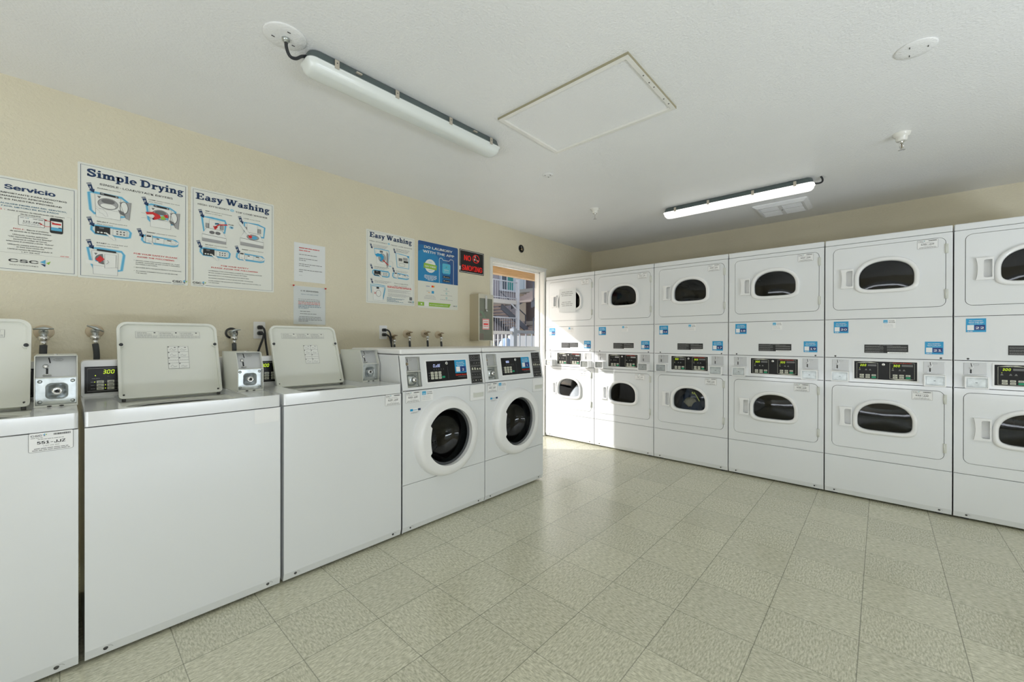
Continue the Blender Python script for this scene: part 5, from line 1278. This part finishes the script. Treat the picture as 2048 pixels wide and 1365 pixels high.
outlet(.885, 1.258, 'duplex outlet above the coin box of the middle top-loading washer', [(1, [(.014, -.048, .010), (.020, -.052, -.02), (.024, -.055, -.09), (.040, -.060, -.22), (.045, -.07, -.34), (.045, -.13, -.60)]), (-1, [(.012, -.048, -.030), (.006, -.054, -.06), (-.018, -.056, -.13), (-.040, -.060, -.21), (-.050, -.07, -.30), (-.05, -.13, -.60)])],
       ('upper black plug and cord at the outlet by the middle top-loading washer', 'lower black plug and cord at the outlet by the middle top-loading washer'))
outlet(1.808, 1.258, 'duplex outlet on the wall left of the four small valves', [(1, [(.016, -.046, .018), (.034, -.050, .0), (.045, -.054, -.05), (.052, -.058, -.15), (.055, -.07, -.30), (.055, -.10, -.55)]), (-1, [(.014, -.046, -.024), (.030, -.056, -.045), (.041, -.062, -.10), (.047, -.068, -.18), (.048, -.08, -.30), (.048, -.11, -.55)])],
       ('upper black plug and cord at the outlet beside the four valves', 'lower black plug and cord at the outlet beside the four valves'))
def valve(x, z, lab, hlab, rot=0., er=.036, hr=.0125, sw=0., small=False, raw=False):
    t = thing('water_valve', lab, 'valve', (x, YA, z), 0, 'water valves on the wall behind the washers'); k = .8 if small else 1.
    b = MB()
    if raw:
        for i in range(3): b.tube([((er - .004 * i) * math.cos(a), -.002 - .002 * i, (er - .004 * i) * math.sin(a)) for a in [2 * PI * q / 20 * (.8 if i else 1) for q in range(21)]], .0022, screwm, 6)
    else: b.lathe([(er, 0), (er, -.002), (er - .004, -.0065), (.012, -.010), (.010, -.010)], (0, 0, 0), cream_esc, 'y', 28)
    b.build('escutcheon', t)
    b = MB(); m = brass if small else zinc
    b.tube([(0, 0, 0), (0, -.030 * k, 0)], .011 * k, m, 12); b.sphere((0, -.042 * k, 0), .017 * k, m, n=14); b.tube([(0, -.042 * k, 0), (.0, -.060 * k, -.014 * k), (.0, -.064 * k, -.030 * k)], .013 * k, m, 12)
    b.lathe([(.019 * k, -.022), (.019 * k, -.040), (.014 * k, -.044)], (0, -.064 * k, 0), chrome, 'z', 14)
    b.build('valve_body', t)
    b = MB(); c, s_ = math.cos(rot), math.sin(rot)
    b.tube([(0, -.045 * k, .008 * k), (0, -.070 * k, .016 * k)], .006, m, 8)
    b.tube([(-.034 * k * c, -.072 * k, .014 * k - .034 * k * s_), (-.014 * k * c, -.073 * k, .016 * k - .014 * k * s_), (0, -.072 * k, .017 * k), (.014 * k * c, -.073 * k, .016 * k + .014 * k * s_), (.034 * k * c, -.072 * k, .014 * k + .034 * k * s_)], [.0035, .0055, .009, .0055, .0035], m, 8)
    b.build('wing_handle', t)
    b = MB(); y0 = -.064 * k
    b.lathe([(hr * .95, -.042), (hr * .95, -.070)], (0, y0, 0), chrome, 'z', 14)
    b.tube([(0, y0, -.066), (sw * .3, y0 - .003, -.10), (sw * .4, y0 - .004, -.15), (-sw * .2, y0, -.22), (-sw, y0 + .01, -.30), (-sw, y0 + .02, -.45)], hr, hose_rub, 14)
    o = b.build('water_hose'); o.location = (x, YA, z); tag(o, hlab, 'hose', 'grey rubber water hoses')
valve(-.070, 1.230, 'chrome wing valve on a round cream plate above the left washer coin box', 'grey hose dropping behind the coin box of the left top-loading washer', .05, .036, .0135, -.004)
valve(.108, 1.236, 'chrome wing valve on a round cream plate left of the middle washer lid', 'grey hose dropping behind the console of the middle top-loading washer', -.45, .036, .0125, .012)
valve(.726, 1.236, 'rusty-ringed chrome wing valve right of the middle washer lid', 'grey hose dropping behind the coin box of the middle top-loading washer', .25, .034, .0125, 0., raw=True)
for i, (x, z, who) in enumerate(((1.885, 1.218, 'first'), (2.036, 1.248, 'second'), (2.226, 1.252, 'third'), (2.382, 1.244, 'fourth'))):
    valve(x, z, 'small brass valve on a cream disc, %s from the outlet above the front-loading washers' % who, 'thin grey hose under the %s small brass valve from the outlet' % who, .1, .036, .0095, .004, small=True)
# round fitting above the doorway
b = MB(); b.lathe([(.046, 0), (.046, -.004), (.036, -.007), (.030, .004), (.0, .006)], (0, 0, 0), mat('black_speckled_plate', (.03, .03, .028), .5), 'y', 30)
b.lathe([(.016, .004), (.014, -.012), (0, -.014)], (.004, 0, -.008), brass, 'y', 16)
b.frame((0, -.0072, 0)); b.poly([(-.02, .012), (-.008, .026), (.004, .022), (-.006, .010)], inkl, 1)
o = b.build('round_wall_fitting'); o.location = (3.585, YA, 2.262); tag(o, 'small round dark fitting in the wall above the doorway', 'wall fitting')
# vending cabinet beside the doorway
bx_m = noise_bump(mat('beige_enamel_box', (.50, .44, .31), .4, coat=.1), 10., .001)
bx_f = noise_bump(mat('pale_beige_frame', (.62, .59, .49), .4), 10., .001)
t = thing('vending_cabinet', 'beige wall cabinet with clear front and red sticker beside the doorway', 'cabinet', (2.785, YA, 1.187))
BW, BH, BD = .205, .470, .130
b = MB(); b.box(0, .003, -BD, 0, 0, BH, bx_m); b.box(BW - .003, BW, -BD, 0, 0, BH, bx_m); b.box(0, BW, -BD, 0, 0, .004, bx_m); b.box(0, BW, -BD, 0, BH - .004, BH, bx_m); b.box(0, BW, -.004, 0, 0, BH, bx_m)
for z in (.15, .30): b.box(.003, BW - .003, -BD + .02, -.004, z, z + .003, bx_m)
b.build('cabinet_body', t, .001)
b = MB(); b.plate(rrect(-.001, 0, BW + .001, BH + .004, .002), [rrect(.010, .006, BW - .012, BH - .040, .002)], -BD - .006, -BD, bx_f)
fd = b.build('front_frame', t)
b = MB(); b.box(.008, BW - .010, -BD - .003, -BD - .001, .004, BH - .036, acrylic); b.build('clear_panel', fd)
b = MB(); b.box(.085, .112, -BD - .012, -BD - .006, BH - .155, BH - .012, chrome); b.tube([(.098, -BD - .014, BH - .150), (.094, -BD - .024, BH - .172)], .009, chrome, 8); b.build('hasp', fd)
b = MB(); b.frame((.050, -BD - .0065, .115)); b.rect(0, 0, .095, .108, whites, 1)
for k in range(9): b.poly([(.001 + k * .0105, .097), (.007 + k * .0105, .097), (.010 + k * .0105, .107), (.004 + k * .0105, .107)], neonred, 2); b.poly([(.001 + k * .0105, .001), (.007 + k * .0105, .001), (.010 + k * .0105, .010), (.004 + k * .0105, .010)], neonred, 2)
for k in range(9): b.poly([(.001, .010 + k * .010), (.008, .013 + k * .010), (.008, .018 + k * .010), (.001, .015 + k * .010)], neonred, 2); b.poly([(.087, .010 + k * .010), (.094, .013 + k * .010), (.094, .018 + k * .010), (.087, .015 + k * .010)], neonred, 2)
b.text('PUSH', .0475, .074, .015, neonred, 3, 'c', w=.06, bold=.12); b.rect(.015, .046, .080, .062, neonred, 3); b.greek(.018, .030, .06, .009, neonred, 3)
b.build('red_sticker', fd)
pack = lambda nm, x0, x1, y0, y1, z0, z1, m, lab, extra=None: None
def packet(nm, x0, x1, y0, y1, z0, z1, m, lab):
    b = MB(); b.box(x0, x1, y0, y1, z0, z1, m); o = b.build(nm, None, .004, 2); o.location = (2.785, YA, 1.187); return tag(o, lab, 'packet', 'laundry packets inside the wall cabinet')
pr = mat('packet_red', (.42, .06, .08), .4); pg = mat('packet_green', (.16, .55, .28), .4); pt = mat('packet_tan', (.50, .46, .28), .5)
packet('detergent_packet', .020, .085, -.10, -.06, .2535, .300 - .002, pr, 'dark red packet on the middle shelf of the wall cabinet')
packet('detergent_packet', .014, .050, -.105, -.05, .1535, .245, pt, 'tan packet on the middle shelf of the wall cabinet')
packet('detergent_packet', .020, .100, -.105, -.04, .0045, .075, pr, 'red packet on the bottom shelf of the wall cabinet')
b = MB(); L = []
for k in range(9):
    a = k / 8; L.append([(.030 + .095 * a ** .7 + dx, -.118 + .002 * k, .295 - .10 * a ** 1.6 + dz) for dx, dz in ((-.016, -.006), (.016, .006), (.016, .010), (-.016, -.002))])
b.loft(L, pg, True, True); o = b.build('paper_strip'); o.location = (2.785, YA, 1.187); tag(o, 'curved green strip inside the wall cabinet', 'strip')

# ------------------------------------------------------------------ laundry in the two running dryers
def cloth_heap(name, X, Y, Z, r, m, seed, lab, hs=1., amp=.03):
    rg = random.Random(seed); ph = [(rg.uniform(5, 16), rg.uniform(5, 16), rg.uniform(0, 6)) for _ in range(7)]
    b = MB(); L = []; n = 40; R_ = 16
    for i in range(R_ + 1):
        q = i / R_; ring = []
        for k in range(n):
            a = 2 * PI * k / n; u, v = r * q * math.cos(a), r * q * math.sin(a) * 1.1
            h = hs * (1 - q ** 2.2) * .5 * r
            h += sum(amp / (1 + j * .4) * math.sin(p[0] * u * 3 + p[1] * v * 3 + p[2]) for j, p in enumerate(ph)) * (1 - q ** 4) + amp * .5 * abs(math.sin(9 * a + 20 * u)) * (1 - q)
            ring.append((u, v, max(h, -.01 * q)))
        L.append(ring)
    b.loft(list(reversed(L)), m); b.box(-r * .5, r * .5, -r * .5, r * .5, -.03, .0, m)
    o = b.build(name); o.location = (X, Y, Z); return tag(o, lab, 'laundry')
cw = noise_bump(mat('white_cotton', (.85, .85, .85), .9), 60., .002); cn = noise_bump(mat('navy_cotton', (.035, .055, .10), .9), 60., .003)
cbg = noise_bump(mat('beige_knit', (.38, .35, .25), .9), 150., .003)
cloth_heap('laundry_pile', 4.20, 2.670, .42, .185, cw, 3, 'crumpled white laundry in the lower drum of the dryer by the doorway', 2.7, .012)
cloth_heap('laundry_pile', 4.22, 1.365, .42, .19, cn, 8, 'heap of dark navy laundry in the lower drum of the third dryer from the doorway', 3.2, .02)
b = MB()
for k in range(12):
    a = .5 + k * .19; b.tube([(0, .0, 0), (.0 + .002 * k, .03 * math.cos(a), .045 * math.sin(a)), (.012, .07 * math.cos(a), .085 * math.sin(a))], [.018, .014, .008], cbg, 7)
o = b.build('knit_garment'); o.location = (4.085, 1.372, .555); tag(o, 'beige knit garment against the window of the dryer with dark laundry', 'garment')
b = MB(); b.tube([(0, 0, 0), (0, -.012, -.02), (0, -.028, -.045), (0, -.05, -.085)], .004, mat('yellow_cord', (.72, .78, .22), .7), 6)
b.tube([(0, -.008, -.012), (0, .006, -.018), (0, .018, -.010), (0, .010, -.002)], .005, mat('yellow_cord', (.72, .78, .22), .7), 6)
o = b.build('drawstring'); o.location = (4.055, 1.325, .700); tag(o, 'pale yellow drawstring behind the glass of the dryer with dark laundry', 'drawstring')
# ------------------------------------------------------------------ machines
WX = .0408
top_load_washer(WX - .6658, 'top-loading washer with label 551-JJZ, cut off at the left edge', '551')
top_load_washer(WX, 'middle top-loading washer with open lid and a blank white sticker on its front', None, True)
top_load_washer(WX + .6658, 'top-loading washer with label 529-JJZ beside the front-loading washers', '529')
front_load_washer(1.3724, 'front-loading washer with sticker number 2 and display reading CLoSE', '532', '2', 'CLoSE')
front_load_washer(1.3724 + .6924, 'front-loading washer with sticker number 1 at the end by the doorway', '531', '1', 'dim')
Y0 = 3.0856
for k in range(6):
    nn = (str(12 + 2 * k), str(13 + 2 * k))
    ids = {0: ('544', '543'), 1: ('542', '541'), 2: ('540', '539'), 3: ('538', '537'), 4: ('536', '535'), 5: (None, None)}[k]
    lab = ('stacked dryer touching the doorway, sunlit, with a paper notice on its upper window', 'stacked dryer numbered 14 and 15, crossed by the sunlight edge', 'stacked dryer numbered 16 and 17, dark laundry in its lower drum',
           'stacked dryer numbered 18 and 19 with labels 537-JJZ and 538-JJZ', 'stacked dryer numbered 20 and 21 with labels 535-JJZ and 536-JJZ', 'stacked dryer numbered 22, cut off by the right edge of the photo')[k]
    stacked_dryer(Y0 - .689 * k, ids, nn, lab, lit=k >= 2, grey_print=k < 2)

# ------------------------------------------------------------------ outside the doorway
conc = noise_bump(mat('sunlit_concrete', (.62, .59, .54), .8), 20., .003, colvar=.06)
stucco = noise_bump(mat('mauve_stucco', (.42, .39, .42), .9), 40., .004, colvar=.04)
stucco2 = noise_bump(mat('cream_and_sunlit_stucco', (.74, .62, .50), .9), 40., .004)
b = MB(); b.box(-14, 34, YA + .13, 40, -.14, -.02, conc); b.box(-40, XW - .15, -40, 40, -.14, -.02, conc); b.box(XW - .15, 34, -40, YN - .15, -.14, -.02, conc); struct(b.build('ground'))
wood = mat('porch_beam_wood', (.50, .30, .14), .6)
nt, bb = nodes_of(wood); tc = N(nt, 'ShaderNodeTexCoord'); mp = N(nt, 'ShaderNodeMapping'); mp.inputs['Scale'].default_value = (1.5, 1.5, 26); no = N(nt, 'ShaderNodeTexNoise'); no.inputs['Scale'].default_value = 3; no.inputs['Detail'].default_value = 6
cr = N(nt, 'ShaderNodeValToRGB'); cr.color_ramp.elements[0].position = .3; cr.color_ramp.elements[0].color = (.50, .34, .19, 1); cr.color_ramp.elements[1].position = .7; cr.color_ramp.elements[1].color = (.70, .50, .31, 1)
nt.links.new(tc.outputs['Object'], mp.inputs[0]); nt.links.new(mp.outputs[0], no.inputs['Vector']); nt.links.new(no.outputs['Fac'], cr.inputs[0]); nt.links.new(cr.outputs[0], bb.inputs['Base Color'])
b = MB(); b.box(1.2, 7.6, 3.98, 4.08, 2.128, 2.42, wood); b.poly
struct(b.build('beam_porch'))
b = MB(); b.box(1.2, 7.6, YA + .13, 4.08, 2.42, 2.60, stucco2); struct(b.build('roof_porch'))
b = MB(); b.box(4.70, 4.82, 4.06, 4.07, 2.2, 2.2, wood)
# metal fences
fm = mat('fence_blue_grey_paint', (.22, .26, .32), .45); fm2 = mat('fence_pale_paint', (.50, .53, .58), .45)
def fence(x0, x1, y0, y1, zt, sp, m, lab, posts=()):
    L_ = math.hypot(x1 - x0, y1 - y0); t = thing('metal_fence', lab, 'fence', (x0, y0, -.02), math.atan2(y1 - y0, x1 - x0), 'metal picket fences outside')
    for z in (.12, zt): b = MB(); b.box(0, L_, -.02, .02, z - .035, z + .02, m); b.build('rail', t)
    n = int(L_ / sp)
    for k in range(1, n): b = MB(); b.box(k * sp - .009, k * sp + .009, -.009, .009, .10, zt, m); b.build('picket', t)
    for p in posts: b = MB(); b.box(p - .045, p + .045, -.045, .045, 0, zt + .05, m); b.lathe([(.05, zt + .05), (.03, zt + .075), (0, zt + .08)], (p, 0, 0), m, 'z', 4, False); b.build('post', t)
fence(4.55, 5.44, 4.92, 4.95, 1.355, .105, fm2, 'pale grey metal picket fence outside, left of the thick post', ())
fence(5.49, 6.95, 4.95, 4.99, 1.375, .18, fm, 'blue-grey metal picket fence outside, starting at the thick post', (0.,))
# low white wall and shrubs behind the fence
b = MB(); b.box(7.83, 10.6, 7.0, 7.25, -.02, 1.315, noise_bump(mat('white_washed_wall', (.86, .86, .86), .8), 20., .003)); struct(b.build('wall_garden'))
leaf = noise_bump(mat('leaf_green', (.07, .13, .04), .6), 20., .002); leaf2 = noise_bump(mat('leaf_yellow_green', (.42, .42, .10), .6), 20., .002); leafd = noise_bump(mat('leaf_dry_brown', (.18, .13, .09), .7), 20., .002)
def shrub(x, y, z, r, h, m, m2, n, lab, seed):
    rg = random.Random(seed); t = thing('shrub', lab, 'shrub', (x, y, z), 0, 'garden shrubs beyond the fence'); b = MB()
    for k in range(n):
        a, e, q = rg.uniform(0, 2 * PI), rg.uniform(-.3, 1.4), rg.random() ** .5; c = Vector((math.cos(a) * math.cos(e) * r * q, math.sin(a) * math.cos(e) * r * q, h * .45 + math.sin(e) * h * .5 * q))
        d = Vector((rg.uniform(-1, 1), rg.uniform(-1, 1), rg.uniform(-.2, 1))).normalized() * rg.uniform(.05, .09); w = d.orthogonal().normalized() * .02
        b.add([tuple(c), tuple(c + d * .5 + w), tuple(c + d), tuple(c + d * .5 - w)], [(0, 1, 2, 3)], m2 if rg.random() < .35 else m)
    b.build('foliage', t); b = MB()
    for k in range(7): a = 2 * PI * k / 7; b.tube([(0, 0, 0), (r * .4 * math.cos(a), r * .4 * math.sin(a), h * .5)], .008, leafd, 5)
    b.build('stems', t)
for i, (x, y, r, h, a_, b_, n, lab) in enumerate(((5.75, 5.9, .30, 1.15, leaf, leaf2, 500, 'dark green shrub with yellow tips behind the pale fence, far left of the doorway view'), (6.25, 6.3, .30, 1.2, leaf2, leaf, 420, 'yellow-green shrub behind the pale fence, next to the pale blue bin'),
        (9.1, 8.2, .42, 1.55, leafd, leaf, 420, 'brownish shrub rising over the white garden wall, left end'), (10.0, 8.3, .42, 1.5, leafd, leaf, 420, 'brownish shrub rising over the white garden wall, right of the other one'))):
    shrub(x, y, -.02, r, h, a_, b_, n, lab, i)
t = thing('waste_bin', 'pale blue rounded bin behind the pale picket fence', 'bin', (6.12, 5.72, -.02)); bl = mat('bin_pale_blue', (.30, .42, .62), .5)
b = MB(); b.lathe([(.13, 0), (.16, .85), (.15, 1.0)], (0, 0, 0), bl, 'z', 24); b.build('bin_body', t); b = MB(); b.lathe([(.165, 1.0), (.165, 1.06), (.13, 1.18), (.06, 1.25), (0, 1.26)], (0, 0, 0), bl, 'z', 24); b.build('bin_lid', t)

# apartment building with outside stairs, about 14 m away
YB = 12.0; bt = thing('apartment_building', 'mauve apartment building with sunlit strip painted cream and outside staircases seen through the doorway', 'building', (0, YB, -.02))
b = MB(); b.box(10.0, 14.35, .8, 8, 0, 7.2, stucco); b.build('building_wall', bt)
b = MB(); b.box(15.1, 15.85, 1.6, 8, 0, 7.2, stucco); b.build('building_wall', bt)
b = MB(); b.box(14.35, 15.1, .8, 8, 0, 7.2, stucco2); b.build('building_wall', bt)  # sunlit wall strip, its sun put into a lighter cream colour
b = MB(); b.box(15.85, 18.5, .3, 8, 0, 7.2, stucco); b.build('wing_wall', bt)
b = MB(); b.box(15.1, 15.85, 1.5, 1.6, 2.35, 3.6, mat('brown_door', (.33, .17, .09), .6)); b.build('upper_door', bt)
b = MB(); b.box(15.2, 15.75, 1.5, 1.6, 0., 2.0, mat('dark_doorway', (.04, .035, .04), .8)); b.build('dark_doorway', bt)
wf = mat('window_frame_white', (.62, .66, .72), .4); tl = mat('curtain_teal', (.04, .28, .26), .6); dk = mat('window_dark', (.03, .05, .08), .2)
b = MB(); b.plate(rrect(13.22, 3.45, 14.95, 5.0), [rrect(13.30, 3.53, 13.62, 4.9), rrect(13.68, 3.53, 14.45, 4.9), rrect(14.51, 3.53, 14.87, 4.9)], .70, .80, wf); w = b.build('window', bt)
b = MB(); b.box(13.3, 13.62, .74, .77, 3.53, 4.9, dk); b.box(13.68, 14.1, .74, .77, 3.53, 4.9, tl); b.box(14.1, 14.87, .74, .77, 3.53, 4.9, mat('curtain_pale', (.55, .62, .66), .5)); b.build('pane', w)
# stairs
sm = mat('stair_steel', (.13, .14, .17), .5); st = mat('stair_tread', (.60, .50, .46), .7); rm = mat('railing_white', (.62, .64, .68), .5)
t = thing('staircase', 'steel outside staircase with white railings zigzagging up the apartment building', 'staircase', (0, YB, -.02))
def landing(x0, x1, y0, y1, z, m=conc):
    b = MB(); b.box(x0, x1, y0, y1, z - .16, z, m); b.build('landing', t)
def railing(x0, x1, y, z, h=.9, dz=0., m=rm, bal=True, n=None):
    b = MB(); b.tube([(x0, y, z + h), (x1, y, z + h + dz)], .025, m, 8); b.tube([(x0, y, z + .08), (x1, y, z + .08 + dz)], .018, m, 8); n = n or max(2, int(abs(x1 - x0) / .13))
    for k in range(n + 1):
        x = x0 + (x1 - x0) * k / n; zz = z + dz * k / n; r = .025 if k in (0, n) else .009
        if bal or k in (0, n): b.tube([(x, y, zz + .0), (x, y, zz + h)], r, m, 6)
    b.build('railing', t)
def flight(x0, x1, y, z0, z1, n=11, wd=1.1):
    for yy in (y - wd / 2, y + wd / 2): b = MB(); b.plate([(x0, z0 - .26), (x0, z0), (x1, z1), (x1, z1 - .26)], (), yy - .03, yy + .03, sm); b.build('stringer', t)
    for k in range(n):
        q = (k + .5) / n; x = x0 + (x1 - x0) * q; z = z0 + (z1 - z0) * q; w_ = abs(x1 - x0) / n * .62
        b = MB(); b.box(x - w_, x + w_, y - wd / 2, y + wd / 2, z - .05, z + .02, st); b.build('tread', t)
landing(10.6, 12.78, -.75, .75, 2.86); railing(10.6, 12.75, -.75, 2.86, .50 + .25)
landing(10.6, 12.78, -.75, .75, 1.13, sm); railing(10.6, 12.75, -.75, 1.15, .98)
b = MB(); b.box(12.68, 12.80, -.80, -.68, 0, 3.75, rm); b.tube([(12.74, -.74, 2.45), (12.35, -.74, 2.72)], .03, rm, 8); b.build('post', t)
flight(12.80, 14.6, -.9, 2.80, 3.60, 9); railing(12.85, 14.6, -1.5, 2.8, .85, .8, sm, False)
landing(14.5, 15.9, -1.5, .9, 3.62); railing(14.3, 15.9, -1.5, 3.62, .95)
flight(12.1, 13.9, .15, 2.75, 1.72, 9); railing(12.3, 14.0, -.1, 2.6, .7, -.95, sm, False)
flight(12.80, 14.6, -.9, 1.25, 2.05, 9); landing(14.5, 15.9, -1.5, .9, 2.10); railing(14.3, 15.9, -1.5, 2.10, .80); railing(12.85, 14.5, -1.5, 1.25, .85, .8, sm, False)
for xa in (13.3, 14.0): b = MB(); b.tube([(xa - .35, -1.5, 2.2), (xa + .35, -1.5, 2.95)], .02, sm, 6); b.tube([(xa - .35, -1.5, 2.95), (xa + .35, -1.5, 2.2)], .02, sm, 6); b.build('cross_brace', t)

# ------------------------------------------------------------------ prints
poster_servicio(); poster_drying(); poster_top(); poster_front(); poster_app(); sign_smoking(); papers()

# ------------------------------------------------------------------ camera
cam = bpy.data.cameras.new('camera'); co = bpy.data.objects.new('camera', cam); COL.objects.link(co)
cam.sensor_width = 36.; cam.lens = 812.7168 / 2048 * 36.; cam.clip_start = .05; cam.clip_end = 200
yaw, pitch, roll = math.radians(42.2497), math.radians(-.1149), math.radians(.0981)
F = Vector((math.cos(yaw), math.sin(yaw), 0)); R_ = Vector((math.sin(yaw), -math.cos(yaw), 0)); U = Vector((0, 0, 1))
F, U = F * math.cos(pitch) + U * math.sin(pitch), U * math.cos(pitch) - F * math.sin(pitch)
R_, U = R_ * math.cos(roll) + U * math.sin(roll), U * math.cos(roll) - R_ * math.sin(roll)
co.matrix_world = Matrix(((R_.x, U.x, -F.x, 0), (R_.y, U.y, -F.y, 0), (R_.z, U.z, -F.z, 1.1932), (0, 0, 0, 1)))
bpy.context.scene.camera = co

# ------------------------------------------------------------------ light
sun = bpy.data.lights.new('sun', 'SUN'); sun.energy = SUN_E; sun.angle = math.radians(.6); sun.color = (1., .985, .96)
so = bpy.data.objects.new('sun', sun); COL.objects.link(so)
so.rotation_euler = Vector((.639, -.769, -.494)).to_track_quat('-Z', 'Y').to_euler()
wd = bpy.data.worlds.new('World'); bpy.context.scene.world = wd; wd.use_nodes = True; nt = wd.node_tree; nt.nodes.clear()
sk = N(nt, 'ShaderNodeTexSky'); sk.sky_type = 'NISHITA'; sk.sun_disc = False; sk.sun_elevation = math.radians(26.3); sk.sun_rotation = math.atan2(-.639, .769); sk.dust_density = 1.5
bg = N(nt, 'ShaderNodeBackground'); bg.inputs[1].default_value = SKY_E; ow = N(nt, 'ShaderNodeOutputWorld')
hsv = N(nt, 'ShaderNodeHueSaturation'); hsv.inputs['Saturation'].default_value = .45; nt.links.new(sk.outputs[0], hsv.inputs['Color']); nt.links.new(hsv.outputs[0], bg.inputs[0]); nt.links.new(bg.outputs[0], ow.inputs[0])
# sky portals in the doorway and the unseen windows
def portal(loc, rot, sx, sy):
    l = bpy.data.lights.new('portal', 'AREA'); l.shape = 'RECTANGLE'; l.size = sx; l.size_y = sy; l.cycles.is_portal = True
    o = bpy.data.objects.new('daylight_portal', l); o.location = loc; o.rotation_euler = rot; COL.objects.link(o)
portal((XW - .12, 0, (WB[2] + WB[3]) / 2), (0, -PI / 2, 0), WB[3] - WB[2], WB[1] - WB[0])
portal(((WR[0] + WR[1]) / 2, YN - .12, (WR[2] + WR[3]) / 2), (PI / 2, 0, 0), WR[1] - WR[0], WR[3] - WR[2])
portal(((DX0 + DX1) / 2, YA + .16, 1.02), (-PI / 2, 0, 0), DX1 - DX0, DZ1)
def fill_lamp(name, loc, d, sx, sy, power, col):  # area lamps added inside the unseen windows, tilted up to fill the room
    l = bpy.data.lights.new(name, 'AREA'); l.shape = 'RECTANGLE'; l.size = sx; l.size_y = sy; l.energy = power; l.color = col
    o = bpy.data.objects.new(name, l); o.location = loc; o.rotation_euler = Vector(d).to_track_quat('-Z', 'Y').to_euler(); COL.objects.link(o)
fill_lamp('added_fill_lamp', (XW + .03, 0, .45), (1, 0, 3.), WB[1] - WB[0], .7, FILL_B, (.91, .95, 1.05))
fill_lamp('added_fill_lamp', ((WR[0] + WR[1]) / 2, YN + .03, .45), (0, 1, 3.), WR[1] - WR[0], .7, FILL_R, (.88, .95, 1.06))
sc = bpy.context.scene
sc.view_settings.view_transform = 'Standard'; sc.view_settings.look = 'None'; sc.view_settings.gamma = 1.; sc.view_settings.use_curve_mapping = False
sc.view_settings.exposure = EXPO
sc.cycles.use_denoising = True; sc.cycles.max_bounces = 14; sc.cycles.diffuse_bounces = 8; sc.cycles.glossy_bounces = 4; sc.cycles.transparent_max_bounces = 12; sc.cycles.transmission_bounces = 6
sc.cycles.sample_clamp_indirect = 8.; sc.cycles.blur_glossy = .6
